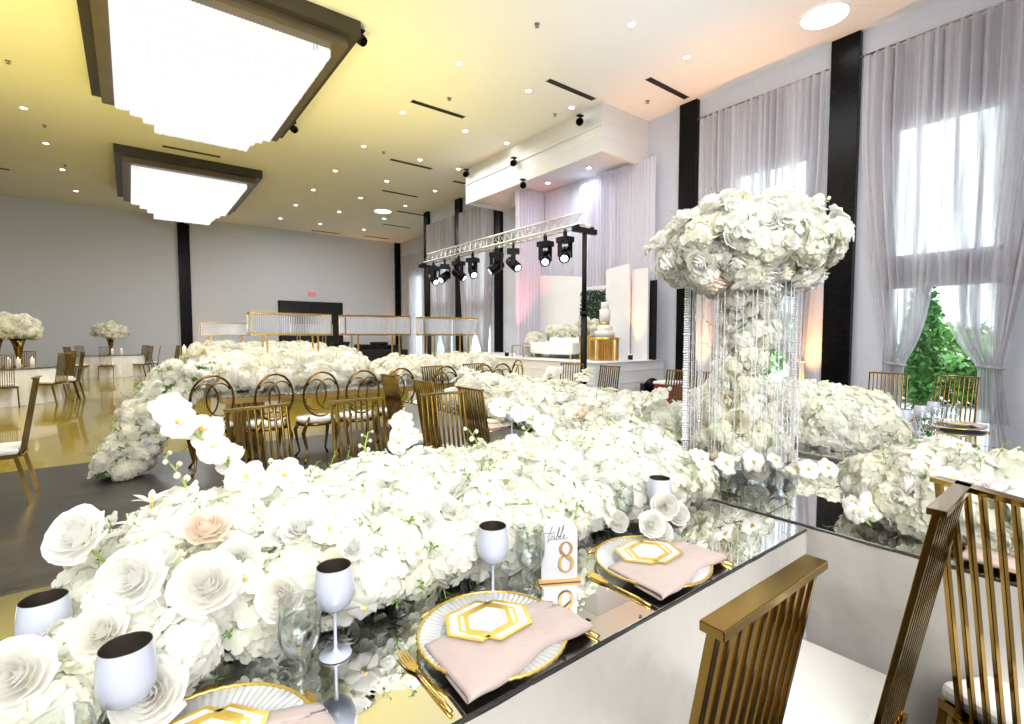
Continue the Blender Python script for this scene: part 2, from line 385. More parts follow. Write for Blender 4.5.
# exit sign
ex = thing('exit_sign', 'small red and white lit EXIT sign above the dark doorway', 'exit sign', (7.2, YB-.03, 3.42))
MB().box((0, 0, .1), (.42, .05, .2)).build('housing', M['exit_face'], ex, bevel=.008)
def text_mesh(body, size, mat, parent, Mx, name, extrude=.002):
    cu = bpy.data.curves.new(name, 'FONT'); cu.body = body; cu.size = size; cu.align_x = 'CENTER'; cu.align_y = 'CENTER'; cu.extrude = extrude
    o = bpy.data.objects.new('tmp', cu); COL.objects.link(o)
    dg = bpy.context.evaluated_depsgraph_get(); me = bpy.data.meshes.new_from_object(o.evaluated_get(dg))
    bpy.data.objects.remove(o); me.materials.clear(); me.materials.append(mat)
    return inst(name, me, parent, Mx)
text_mesh('EXIT', .17, M['exit'], ex, Matrix.Translation((0, -.028, .1)) @ Matrix.Rotation(PI/2, 4, 'X'), 'lettering')

# ------------------------------------------------------------------ ceiling fittings
ordn = ['nearest', 'second', 'third', 'fourth', 'fifth', 'sixth', 'seventh', 'eighth', 'ninth']
dl = thing('downlight', 'x', 'ceiling light', (0, 0, 0), 0, 'round downlights in the ceiling')
MB().shell([(.085, -.004), (.082, -.012), (.06, -.010), (.058, 0.0)], 20).build('trim_ring', M['white'], dl)
MB().lathe([(.001, -.006), (.057, -.006)], 20).build('lens', M['bulb'], dl)
first = True
cols_x = {'left of the chandeliers': -1.72, 'in the line just right of the chandeliers': 4.95, 'in the middle line right of the chandeliers': 6.62, 'in the line nearest the stage wall': 8.3}
rows = [5.4, 8.1, 10.6, 13.1, 15.55, 18.0, 20.5, 23.2]
for cn, x in cols_x.items():
    k = 0
    for y in rows:
        if x < 0 and y < 15: continue
        if x == 4.95 and y < 6: continue
        xx = x + (y-5.4)*.02 + (.0 if x > 0 else (y-15)*.03 -.2)
        yy = y
        if x > 8: xx = {5.4: 8.17, 8.1: 7.92, 10.6: 8.0, 13.1: 8.05, 15.55: 8.6, 18.0: 8.65, 20.5: 8.85, 23.2: 9.0}[y]
        lab = '%s ceiling downlight from the camera %s' % (ordn[k], cn)
        if first: dl.location = (xx, yy, H); dl['label'] = lab; first = False
        else: dup(dl, lab, (xx, yy, H))
        k += 1
for i, (x, y) in enumerate([(9.0, 8.6), (9.0, 10.1)]):
    dup(dl, ['downlight under the stage soffit nearer the camera', 'downlight under the stage soffit farther from the camera'][i], (x, y, 5.54), 0, 'downlights under the soffit')
dk = thing('round_panel_light', 'large bright round ceiling light beside the nearest black column', 'ceiling light', (8.87, 3.4, H-.002), 0, 'large round ceiling lights')
MB().shell([(.36, 0), (.355, -.015), (.33, -.015)], 40).build('trim_ring', M['white'], dk)
MB().lathe([(.001, -.012), (.33, -.012)], 40).build('diffuser', M['disc'], dk)
dup(dk, 'large round ceiling light far off near the back right corner', (8.3, 19.35, H-.002))
vt = thing('ceiling_vent', 'x', 'vent', (0, 0, H), 0, 'dark slot vents in the ceiling')
m_ = MB(); m_.box((0, -.055, -.006), (1.34, .012, .012)); m_.box((0, .055, -.006), (1.34, .012, .012)); m_.box((0, 0, -.006), (1.34, .012, .012))
m_.build('frame', M['bronze'], vt); MB().box((0, -.027, -.004), (1.3, .04, .006)).box((0, .027, -.004), (1.3, .04, .006)).build('slot', M['black'], vt)
vl = [((7.37, 7.535), 'slot vent in the ceiling just left of the nearest end of the soffit'), ((8.89, 6.29), 'slot vent in the ceiling between the soffit end and the black columns'),
      ((5.63, 9.98), 'slot vent in the ceiling centre, right of the large chandelier'), ((6.74, 13.58), 'slot vent in the ceiling, third one back right of the chandeliers'),
      ((7.79, 16.6), 'slot vent in the ceiling left of the far end of the soffit'), ((1.52, 16.35), 'slot vent in the ceiling between the two chandeliers'),
      ((9.4, 18.95), 'slot vent in the ceiling in front of the far black column'), ((9.9, 21.5), 'slot vent in the ceiling over the far recess'),
      ((7.73, 24.85), 'slot vent in the ceiling close to the back wall'), ((10.2, 24.6), 'slot vent in the ceiling in the far right back corner'),
      ((9.2, 14.2), 'slot vent in the ceiling partly hidden by the far end of the soffit'), ((-3.4, 21.5), 'slot vent in the ceiling at the far left')]
for i, (p, l) in enumerate(vl):
    if i == 0: vt.location = (p[0], p[1], H); vt['label'] = l
    else: dup(vt, l, (p[0], p[1], H))
sp = thing('sprinkler_head', 'x', 'sprinkler', (0, 0, H), 0, 'small dark sprinkler heads')
MB().lathe([(.001, -.05), (.035, -.05), (.035, -.045), (.01, -.04), (.01, -.008), (.045, -.006), (.045, 0)], 12).build('head', M['steel'], sp)
sl = [((5.4, 6.33), 'sprinkler head in the ceiling, nearest one, upper middle of the picture'), ((5.55, 9.38), 'sprinkler head in the ceiling by the central slot vent'),
      ((7.85, 8.57), 'sprinkler head in the ceiling beside the soffit front'), ((9.0, 6.88), 'sprinkler head in the ceiling at the near soffit end'),
      ((5.7, 13.17), 'sprinkler head in the ceiling right of the far chandelier'), ((-1.61, 13.1), 'sprinkler head in the ceiling left of the large chandelier'),
      ((-1.46, 16.5), 'sprinkler head in the ceiling left of the smaller looking chandelier'), ((-1.35, 19.9), 'sprinkler head in the ceiling at the far left')]
for i, (p, l) in enumerate(sl):
    if i == 0: sp.location = (p[0], p[1], H); sp['label'] = l
    else: dup(sp, l, (p[0], p[1], H))

# chandeliers: stepped bronze frame with tiers of crystal rods
def rect(hx, hy): return [(-hx, -hy), (hx, -hy), (hx, hy), (-hx, hy)]
def chandelier(label, loc):
    t = thing('crystal_chandelier', label, 'chandelier', loc, 0, 'rectangular crystal chandeliers')
    MB().ring(rect(1.78, 2.6), rect(1.5, 2.3), -.24, 0).build('outer_frame', M['bronze'], t)
    MB().ring(rect(1.62, 2.45), rect(1.4, 2.23), -.40, -.24).build('inner_frame', M['bronze_lt'], t)
    tiers = [(1.40, 2.23, -.52), (1.17, 2.0, -.68), (.97, 1.8, -.84), (.80, 1.62, -1.05)]
    for hx, hy, z in tiers:
        rods = MB(); top = -.12
        def rod(x, y):
            rods.tube([(x, y, z+random.uniform(-.008, .008)), (x, y, top)], .018, 5, smooth=False)
        nx = int(2*hx/.05); ny = int(2*hy/.05)
        for k in range(nx):
            x = -hx+2*hx*(k+.5)/nx; rod(x, -hy); rod(x, hy)
        for k in range(ny):
            y = -hy+2*hy*(k+.5)/ny; rod(-hx, y); rod(hx, y)
        # bottom faces of the tier: short rods in a grid reaching the next tier
        rods.box((0, 0, z+.02), (2*hx-.03, 2*hy-.03, .012), mi=1)
        rods.build('crystal_tier', [M['chand'], M['chand_glow']], t)
    return t
chandelier('large stepped crystal chandelier closest to the camera, cut by the top of the frame', (1.33, 10.62, H))
chandelier('stepped crystal chandelier farther back, in front of the back wall', (1.6, 19.5, H))

def spot_fixture(label, loc, aim, group):
    t = thing('spotlight', label, 'spotlight', loc, 0, group)
    a = Vector(aim).normalized(); R = a.to_track_quat('Z', 'Y').to_matrix().to_4x4()
    MB().lathe([(.03, -.12), (.075, -.10), (.085, .06), (.075, .1), (.001, .1)], 16).xf(R).build('lamp_head', M['black'], t)
    MB().lathe([(.001, .101), (.07, .101)], 16).xf(R).build('lens', M['black_gloss'], t)
    b = MB(); b.tube([(0, 0, 0), (0, 0, .12)], .015, 8); b.box((0, 0, .13), (.14, .1, .03)); b.build('bracket', M['black'], t)
    return t
spot_fixture('black spotlight on the near corner of the soffit front', (8.08, 8.0, 6.2), (-.7, -.5, -.4), 'black spotlights on the soffit')
spot_fixture('black spotlight halfway along the soffit front', (8.08, 10.4, 5.95), (-.7, -.5, -.4), 'black spotlights on the soffit')
spot_fixture('black spotlight hanging below the soffit edge', (8.15, 10.1, 5.33), (-.5, -.7, -.4), 'black spotlights on the soffit')
spot_fixture('black spotlight at the far corner of the soffit front', (8.08, 12.7, 6.25), (-.7, -.5, -.4), 'black spotlights on the soffit')
spot_fixture('black spotlight at the near right corner of the large chandelier', (3.16, 8.2, 6.33), (.4, -.6, -.6), 'black spotlights on the chandelier')
spot_fixture('black spotlight at the far right corner of the large chandelier', (3.2, 12.6, 6.33), (.4, -.6, -.6), 'black spotlights on the chandelier')

# ------------------------------------------------------------------ curtains
def curtain(label, x, edge, z0, z1, folds, group, mat='curt', amp=.09, tie=None, nz=46):
    """edge(t) -> (yA, yB) across at height t in 0..1 from the bottom"""
    t = thing('curtain', label, 'curtain', (x, edge(1)[0], z0), 0, group); bx_, by_ = x, edge(1)[0]
    ph = random.random()*6
    def fn(u, v):
        a, b = edge(v); y = a+(b-a)*u
        k = abs(b-a)
        am = amp*(.55+.45*min(1, k/.8))
        off = am*(.7+.5*math.sin(9*u+2*ph))*math.sin(2*PI*folds*u+ph+1.1*math.sin(5*u+ph))+.018*math.sin(2*PI*folds*2.3*u+1.3*ph)
        zz = z0+(z1-z0)*v
        return (off, y-by_, zz-z0)
    MB().grid(fn, max(60, folds*10), nz).build('drape', M[mat], t)
    if tie is not None:
        a, b = edge(tie); zt = (z1-z0)*tie; ya, yb = a-by_, b-by_
        pts = []
        for k in range(25):
            an = 2*PI*k/24
            pts.append((.085*math.cos(an), (ya+yb)/2+(abs(yb-ya)/2+.02)*math.sin(an), zt+.02*math.sin(an)))
        MB().tube(pts[:-1], .022, 6, closed=True).build('tieback', M['curt'], t)
    return t
def rod_thing(label, x, y0, y1, z):
    t = thing('curtain_rod', label, 'curtain rod', (x, (y0+y1)/2, z), 0, 'curtain rods')
    MB().tube([(0, (y0-y1)/2, 0), (0, (y1-y0)/2, 0)], .016, 10).build('pole', M['steel'], t)
    for y in (y0+.15, (y0+y1)/2, y1-.15):
        MB().tube([(0, y-(y0+y1)/2, 0), (XR-x, y-(y0+y1)/2, 0)], .01, 8).build('bracket', M['steel'], t)
    return t
def sstep(a, b, x):
    t = max(0, min(1, (x-a)/(b-a))); return t*t*(3-2*t)
def tied(yo, yi, zt, yt, ytw, yb, ybw):
    """outer top, inner top, tie height (fraction), tie centre, tie width, bottom centre, bottom width"""
    sg = 1 if yi > yo else -1
    def e(v):
        if v >= zt:
            k = (v-zt)/(1-zt); a = 1-(1-min(1, k/.55))**4.5 if k < .55 else 1
            b = 1-(1-min(1, k/.8))**1.6 if k < .8 else 1
            return (yt-sg*ytw/2)+(yo-(yt-sg*ytw/2))*b, (yt+sg*ytw/2)+(yi-(yt+sg*ytw/2))*a
        k = v/zt; k = k**.7
        c = yb+(yt-yb)*k; w = ybw+(ytw-ybw)*k
        return c-sg*w/2, c+sg*w/2
    return e
zb, zt_ = .03, 6.02
XC = XR-.16
ft = (1.0-zb)/(zt_-zb)
curtain('lilac grey sheer curtain tied back left of the window with the green shrub', XC, tied(3.1, 2.07, ft, 2.52, .22, 2.62, .30), zb, zt_, 8, 'tied back sheer curtains', tie=ft)
curtain('lilac grey sheer curtain tied back right of the window with the green shrub', XC, tied(.92, 2.06, ft, 1.42, .24, 1.36, .42), zb, zt_, 8, 'tied back sheer curtains', tie=ft)
curtain('sheer curtain tied back behind the tall floral centrepiece, farther panel', XC, tied(6.05, 4.86, ft, 5.55, .24, 5.6, .34), zb, zt_, 9, 'tied back sheer curtains', tie=ft)
curtain('sheer curtain tied back behind the tall floral centrepiece, panel beside the nearest black column', XC, tied(3.66, 4.80, ft, 4.0, .24, 3.95, .34), zb, zt_, 9, 'tied back sheer curtains', tie=ft)
rod_thing('dark curtain rod over the window with the green shrub', XC, .7, 3.15, 6.03)
rod_thing('dark curtain rod over the window behind the tall centrepiece', XC, 3.62, 6.12, 6.03)
for i, (a, b) in enumerate([(13.65, 15.7), (16.15, 18.2)]):
    nm = ['in the first far bay beyond the stage', 'in the second far bay beyond the stage'][i]; mid = (a+b)/2
    curtain('sheer curtain %s, near panel' % nm, XC, tied(a, mid-.02, ft, a+.45, .26, a+.4, .35), zb, 5.9, 10, 'far sheer curtains', tie=ft, nz=30)
    curtain('sheer curtain %s, far panel' % nm, XC, tied(b, mid+.02, ft, b-.45, .26, b-.4, .35), zb, 5.9, 10, 'far sheer curtains', tie=ft, nz=30)
    rod_thing('dark curtain rod %s' % nm, XC, a-.02, b+.02, 5.91)
for i, (a, b) in enumerate([(19.6, 22.1), (22.3, 24.8)]):
    curtain('straight sheer curtain in the far corner recess, %s panel' % ['near', 'far'][i], XREC-.16, lambda v, a=a, b=b: (a, b), zb, 5.7, 12, 'recess curtains', nz=6)
# stage drape, straight
curtain('pale violet pleated drape along the back of the stage', 9.5, lambda v: (7.0, 10.75), .9, 5.5, 34, 'stage drapes', 'curt_stage', .05, nz=6)
t = thing('curtain', 'pale violet pleated drape closing the far end of the stage', 'curtain', (8.45, 10.78, .9), 0, 'stage drapes')
MB().grid(lambda u, v: (1.0*u, .05*math.sin(2*PI*9*u), 4.58*v), 90, 4).build('drape', M['curt_stage'], t)

# ------------------------------------------------------------------ outside the windows
struct(MB().box((XR+15.2, 9, -.06), (29.9, 44, .1)), 'floor.001', M['ground'])
def leafmass(name, label, cat, loc, rx, ry, rz, n, ls, mat, group=None, trunk=True):
    t = thing(name, label, cat, loc, 0, group)
    lm = MB()
    for _ in range(n):
        d = Vector((random.gauss(0, 1), random.gauss(0, 1), random.gauss(0, 1))).normalized()*random.uniform(.55, 1.)
        p = Vector((d.x*rx, d.y*ry, rz*1.05+d.z*rz)); 
        R = Matrix.Rotation(random.random()*6.3, 3, 'Z') @ Matrix.Rotation(random.uniform(-1.2, 1.2), 3, 'X')
        q = [R @ Vector(v)*ls for v in ((0, 0, 0), (.32, .45, .08), (0, 1, 0), (-.32, .45, .08))]
        lm.add([p+v for v in q], [(0, 1, 2, 3)])
    tag(lm.build('foliage', M[mat], t), kind='stuff')
    if trunk: MB().tube([(0, 0, 0), (.02, 0, rz*.6), (0, .03, rz*1.2)], [.05, .04, .02], 8).build('stem', M['bark'], t)
    return t
leafmass('shrub', 'tall green leafy shrub right outside the window', 'shrub', (11.0, 2.47, 0), .25, .27, 1.22, 2000, .13, 'tree')
leafmass('tree', 'pale green tree across the lot seen through the window', 'tree', (18.5, 3.4, 0), 1.2, 1.6, .85, 1500, .3, 'tree_lt')
leafmass('tree', 'green tree behind the centrepiece outside the second window', 'tree', (15., 7.6, 0), 1.5, 1.4, 1.25, 1500, .3, 'tree_lt')
leafmass('hedge', 'low dark green hedge across the lot outside', 'hedge', (13.8, 2.6, 0), .5, 2.4, .48, 2200, .22, 'tree', trunk=False)

# ------------------------------------------------------------------ stage
st = thing('stage_platform', 'white panelled stage platform along the right wall under the soffit', 'stage', (8.6, 10.4, 0))
b = MB(); b.box((0, 0, .44), (2.3, 7.0, .88))
for z in (.2, .45, .7): 
    b.box((-1.155, 0, z), (.012, 6.9, .02)); b.box((0, -3.505, z), (2.2, .012, .02))
b.build('skirt', M['stagew'], st)
MB().box((0, 0, .89), (2.36, 7.06, .02)).build('deck', M['panel'], st, bevel=.004)
ZS = .90
def curved_panel(label, y0, y1, ztop, x, bow=.12, slant=0):
    t = thing('backdrop_panel', label, 'backdrop panel', (x, (y0+y1)/2, ZS), 0, 'white backdrop panels on the stage')
    w = (y1-y0)
    def fn(s_):
        def g(u, v):
            zz = (ztop-ZS+slant*(u-.5))*v
            return (-bow*math.sin(PI*u)+s_, w*(u-.5), zz)
        return g
    m = MB(); m.grid(fn(0), 16, 2); m.grid(fn(.06), 16, 2)
    for u in (0, 1): m.box((.03, w*(u-.5), (ztop-ZS+slant*(u-.5))/2), (.06, .012, ztop-ZS+slant*(u-.5)))
    def topf(u, v): return (-bow*math.sin(PI*u)+.06*v, w*(u-.5), ztop-ZS+slant*(u-.5))
    m.grid(topf, 16, 1); m.build('board', M['panel'], t); return t
curved_panel('wide curved white backdrop panel behind the floral sofa', 9.13, 11.0, 3.08, 9.36, .14, .2)
curved_panel('tall flat white backdrop panel right of the cake table', 7.52, 8.22, 3.08, 9.24, .04, -.07)
curved_panel('narrow white backdrop panel lit orange, at the stage end', 7.05, 7.5, 2.98, 9.32, .03)
hd = thing('hedge_backdrop', 'dark green hedge backdrop between the white stage panels', 'hedge backdrop', (9.37, 8.68, ZS))
MB().box((0, 0, .88), (.06, .9, 1.76)).build('frame', M['panel'], hd)
lm = MB()
for _ in range(2600):
    p = Vector((-.05-random.random()*.04, random.uniform(-.44, .44), random.uniform(0, 1.68)))
    a = random.random()*6.3; c = .035
    lm.add([p, p+Vector((-.02, c*math.cos(a), c*math.sin(a))), p+Vector((-.01, c*1.7*math.cos(a+.5), c*1.7*math.sin(a+.5))), p+Vector((-.02, c*math.cos(a+1), c*math.sin(a+1)))], [(0, 1, 2, 3)])
tag(lm.build('foliage', M['hedge'], hd), kind='stuff')
MB().box((0, 0, .1), (.08, .92, .06)).build('cap', M['panel'], hd, (0, 0, 1.66))
MB().box((-.0, 0, .9), (.05, .16, 1.8)).xf(Matrix.Identity(3)).build('board', M['black'], thing('backdrop_panel', 'thin dark strip panel at the near end of the stage', 'backdrop panel', (9.44, 6.98, ZS), 0))
# sofa
so = thing('sofa', 'white sofa in front of the curved panel on the stage', 'sofa', (8.4, 8.95, ZS))
MB().box((0, 0, .20), (.7, 1.4, .20)).build('seat', M['cushion'], so, bevel=.04)
MB().box((.33, 0, .30), (.16, 1.4, .40)).build('backrest', M['cushion'], so, bevel=.05)
for y in (-.72, .72): MB().box((0, y, .25), (.7, .12, .28)).build('arm', M['cushion'], so, bevel=.04)
for x in (-.28, .28):
    for y in (-.66, .66): MB().tube([(x, y, 0), (x, y, .11)], .022, 8).build('leg', M['gold_lt'], so)
# low table
lt = thing('coffee_table', 'small gold framed low table at the far end of the sofa', 'table', (8.0, 9.9, ZS))
MB().box((0, 0, .3), (.4, .5, .02)).build('table_top', M['mirror'], lt)
for x in (-.18, .18):
    for y in (-.23, .23): MB().box((x, y, .145), (.02, .02, .29)).build('leg', M['gold_lt'], lt)
# cake table, cake, pedestal
ck = thing('cake_table', 'round gold fluted cake table beside the truss leg', 'table', (8.4, 7.5, ZS))
fl = [(.30+.012*math.cos(k*PI), a) for k, a in enumerate([2*PI*j/72 for j in range(72)])]
MB().prism([(r*math.cos(a), r*math.sin(a)) for r, a in fl], 0, .46).build('base', M['gold_tbl'], ck)
MB().lathe([(.33, .46), (.34, .47), (.34, .50), (.32, .51), (.001, .51)], 40).build('table_top', M['gold_lt'], ck)
ca = thing('wedding_cake', 'white three tier wedding cake with gold bands on the gold table', 'cake', (8.4, 7.5, ZS+.51))
for r, z0, z1 in ((.22, 0, .14), (.17, .14, .27), (.12, .35, .62), (.09, .62, .78)):
    MB().lathe([(r, z0), (r, z1-.01), (r-.01, z1), (.001, z1)], 32).build('tier', M['fondant'], ca)
MB().lathe([(.1, .27), (.11, .28), (.11, .34), (.1, .35)], 32).build('gold_band', M['gold_lt'], ca)
ho = MB().tube([(0, .25*math.cos(a)-.05, .4+.42*math.sin(a)) for a in [(-.9+2.6*k/24) for k in range(25)]], .006, 6); ho.build('hoop', M['black'], ca)
pd = thing('pedestal', 'square polished gold pedestal next to the sofa', 'pedestal', (8.4, 8.1, ZS))
MB().box((0, 0, .27), (.2, .2, .54)).box((0, 0, .01), (.26, .26, .02)).box((0, 0, .55), (.26, .26, .02)).build('column', M['gold_lt'], pd, bevel=.004)
# dj gear
dj = thing('equipment_table', 'black draped equipment table beyond the far end of the stage', 'table', (6.4, 15.6, 0))
MB().box((0, 0, .5), (1.9, .8, 1.0)).build('drape', M['black_cloth'], dj, bevel=.03)
for i, (x, s_) in enumerate([(-.45, .35), (.1, .5), (.6, .3)]):
    c = thing('equipment_case', ['low black case on the left of the equipment table', 'tall black covered case in the middle of the equipment table', 'small black case on the right of the equipment table'][i], 'case', (6.4+x, 15.6, 1.0), .2*i, 'black cases on the equipment table')
    MB().box((0, 0, s_*.25), (.45, .4, s_*.5)).build('body', M['black'], c, bevel=.03)
    MB().tube([(-.08, -.2, s_*.3), (-.08, -.23, s_*.34), (.08, -.23, s_*.34), (.08, -.2, s_*.3)], .01, 6).build('handle', M['black_gloss'], c)
for i, (x, y) in enumerate([(4.85, 14.6), (6.0, 17.5)]):
    u = thing('urn', ['dark flared urn on a stand left of the equipment table', 'dark flared urn far back beside the equipment table'][i], 'urn', (x, y, 0), 0, 'dark urns')
    MB().lathe([(.14, 0), (.15, .03), (.05, .1), (.045, .8), (.09, .86), (.2, 1.2), (.23, 1.24), (.21, 1.24), (.08, .9), (.001, .88)], 24).build('bowl', M['black'], u)
# truss
tr = thing('lighting_truss', 'silver lighting truss on two black stands in front of the stage', 'truss', (7.12, 10.0, 0))
b = MB(); ya, yb_ = -3.15, 3.35
zc = 3.62; tri = [(0, .26), (-.13, 0), (.13, 0)]
for x, z in tri: b.tube([(x, ya, zc+z), (x, yb_, zc+z)], .022, 8)
n = 26
for k in range(n):
    y0 = ya+(yb_-ya)*k/n; y1 = ya+(yb_-ya)*(k+.5)/n; y2 = ya+(yb_-ya)*(k+1)/n
    for (x, z) in tri[1:]: b.tube([(x, y0, zc+z), (0, y1, zc+.26), (x, y2, zc+z)], .009, 5)
    b.tube([(-.13, y0, zc), (.13, y1, zc), (-.13, y2, zc)], .009, 5)
b.build('beam', M['alu'], tr)
for y in (ya+.05, yb_-.05):
    m = MB(); m.tube([(0, y, .02), (0, y, 1.9)], .065, 12); m.tube([(0, y, 1.85), (0, y, 3.45)], .048, 12); m.tube([(0, y, 1.84), (0, y, 1.93)], .08, 12); m.build('mast', M['black'], tr)
    MB().box((0, y, 3.5), (.62, .09, .1)).box((-.2, y, 3.56), (.05, .08, .06)).box((.2, y, 3.56), (.05, .08, .06)).build('crossbar', M['black'], tr)
    for a in range(4):
        an = PI/4+a*PI/2; MB().bar((0, y, .45), (.36*math.cos(an), y+.36*math.sin(an), .02), .03, .03).build('leg', M['black'], tr)
mh = thing('moving_head_light', 'x', 'stage light', (0, 0, 0), 0, 'black moving head lights on the truss'); mh.scale = (1.22, 1.22, 1.22)
MB().box((0, 0, -.16), (.2, .24, .09)).box((0, 0, -.08), (.05, .05, .12)).tube([(-.03, 0, -.02), (0, 0, .03), (.03, 0, -.02)], .014, 6).build('base', M['black'], mh, bevel=.01)
yk = MB()
for x in (-.12, .12): yk.box((x, 0, -.31), (.03, .09, .27))
yk.box((0, 0, -.19), (.26, .09, .03))
yk.build('yoke', M['black'], mh, bevel=.008)
tilt = Matrix.Translation((0, 0, -.4)) @ Vector((-.62, -.55, -.56)).to_track_quat('Z', 'Y').to_matrix().to_4x4()
hm = MB().lathe([(.03, -.17), (.085, -.14), (.098, 0), (.098, .1), (.09, .16), (.07, .16)], 20).xf(tilt).build('lamp_head', M['black_gloss'], mh)
MB().lathe([(.001, .161), (.062, .161)], 20).xf(tilt).build('lens', M['bulb_blue'], hm)
ys = [7.45, 8.06, 9.18, 9.85, 10.9, 11.6, 12.35, 13.0]
names = ['moving head light nearest the right truss stand', 'second moving head light from the right truss stand', 'third moving head light from the right end of the truss', 'fourth moving head light from the right end of the truss',
         'fourth moving head light from the left end of the truss', 'third moving head light from the left end of the truss', 'second moving head light from the left truss stand', 'moving head light right beside the left truss stand']
for i, y in enumerate(ys):
    rz = [0, .12, .9, -1.2, .5, 1.6, -.4, .8][i]
    if i == 0: mh.location = (7.12, y, 3.60); mh['label'] = names[0]
    else: dup(mh, names[i], (7.12, y, 3.60), rz)
# uplights
for i, (x, y, z, l) in enumerate([(9.05, 7.3, ZS, 'amber uplight on the stage in front of the narrow panel'), (9.6, 3.72, 0, 'amber uplight on the floor behind the centrepiece, beside the black column'),
                                 (9.6, 6.0, 0, 'amber uplight at the foot of the second black column'), (2.5, 25.2, 0, 'amber uplight at the foot of the back wall column'), (9.6, .2, 0, 'amber uplight at the right edge beyond the curtain'),
                                 (8.75, 25.1, 0, 'amber uplight beside the dark doorway'), (8.0, 10.6, ZS, 'pink uplight at the far end of the stage drape'), (11.4, 25.1, 0, 'amber uplight in the far right corner')]):
    u = thing('uplight', l, 'uplight', (x, y, z), 0, 'floor uplights')
    u.scale = (.7, .7, .7)
    MB().lathe([(.07, 0), (.08, .02), (.08, .14), (.06, .16)], 16).build('can', M['black'], u)
    MB().lathe([(.001, .162), (.055, .162)], 16).build('lens', M['bulb_or'], u)
# floor boxes near stage
for i, (x, y, r) in enumerate([(6.7, 7.5, .4), (8.3, 6.2, -.3)]):
    c = thing('floor_light', ['black floor moving light below the stage front', 'black floor light at the near end of the stage'][i], 'stage light', (x, y, 0), r, 'black floor lights')
    MB().box((0, 0, .09), (.4, .4, .18)).build('base', M['black'], c, bevel=.02)
    for s_ in (-.16, .16): MB().box((s_, 0, .32), (.05, .14, .34)).build('arm', M['black'], c, bevel=.01)
    MB().lathe([(.05, -.2), (.12, -.16), (.13, .12), (.1, .18), (.001, .18)], 16, (0, 0, 0)).xf(Matrix.Translation((0, 0, .42)) @ Matrix.Rotation(1.0, 4, 'X')).build('lamp_head', M['black_gloss'], c)
c = thing('flight_case', 'dark red case standing near the end of the stage', 'case', (8.3, 5.75, 0), .2)
MB().box((0, 0, .27), (.5, .4, .5)).build('body', M['red'], c, bevel=.015); MB().box((0, 0, .54), (.52, .42, .05)).build('lid', M['white'], c, bevel=.01)

# ------------------------------------------------------------------ flowers
def rose_mb(seed, R=1., res=5):
    rnd = random.Random(seed); mb = MB()
    rings = [(3, .15, .60, .0), (3, .29, .63, .0), (4, .45, .60, .05), (5, .63, .50, .15), (5, .83, .33, .35), (6, 1.0, .08, .6)]
    for ri, (n, rad, top, curl) in enumerate(rings):
        for k in range(n):
            a0 = 2*PI*k/n+ri*.9+rnd.uniform(-.18, .18); wd = PI/n*1.5
            tz = top+rnd.uniform(-.06, .06); rr = rad*rnd.uniform(.93, 1.07); ph = rnd.random()*6
            def fn(u, v):
                s_ = u*2-1
                a = a0+s_*wd*(.45+.55*math.sin(PI*min(1, v*.6+.1)))
                fall = 1-.34*abs(s_)**2.2
                r = rr*(.42+.58*math.sin(min(1, v*1.15)*PI/2)**.8)*(1+.07*s_)
                z = -.42+(tz+.42)*(v**.85)*fall
                if v > .7: q = (v-.7)/.3; r += (.015+curl*.13)*q*q; z -= curl*.10*q*q
                r += .025*math.sin(5*s_+ph)*v*v*(.4+curl)
                return (r*math.cos(a), r*math.sin(a), z)
            mb.grid(fn, res, res)
    return mb.xf(Matrix.Scale(R, 4))
def floret(mb, p, n, s, rnd, petals=4):
    n = Vector(n).normalized(); R = n.to_track_quat('Z', 'Y').to_matrix() @ Matrix.Rotation(rnd.random()*6.3, 3, 'Z')
    p = Vector(p)
    for k in range(petals):
        a = 2*PI*k/petals; ca, sa = math.cos(a), math.sin(a); z = rnd.uniform(.05, .35)
        w = .60 if petals == 4 else .46
        pts = [(0, 0, 0), (.34, -w*.72, z*.45), (.78, -w, z*.85), (1.06, -w*.5, z*.9), (1.1, w*.05, z*.6), (1.02, w*.55, z*1.05), (.76, w, z*.75), (.34, w*.72, z*.5), (.58, 0, z*.2)]
        q = [p+R @ Vector((x*ca-y*sa, x*sa+y*ca, zz))*s for x, y, zz in pts]
        mb.add(q, [(0, 1, 8), (1, 2, 8), (2, 3, 8), (3, 4, 8), (4, 5, 8), (5, 6, 8), (6, 7, 8), (7, 0, 8)], 0, True)
def hyd_mb(seed, R=1., N=120, fs=.215):
    rnd = random.Random(seed); mb = MB()
    for i in range(N):
        z = 1-1.55*(i+.5)/N; r = math.sqrt(max(0, 1-z*z)); a = i*2.39996
        d = Vector((r*math.cos(a), r*math.sin(a), z))
        nn = d+Vector((rnd.uniform(-.35, .35), rnd.uniform(-.35, .35), rnd.uniform(-.35, .35)))
        floret(mb, d*rnd.uniform(.82, 1.06), nn, fs*rnd.uniform(.85, 1.2), rnd)
    return mb.xf(Matrix.Scale(R, 4))
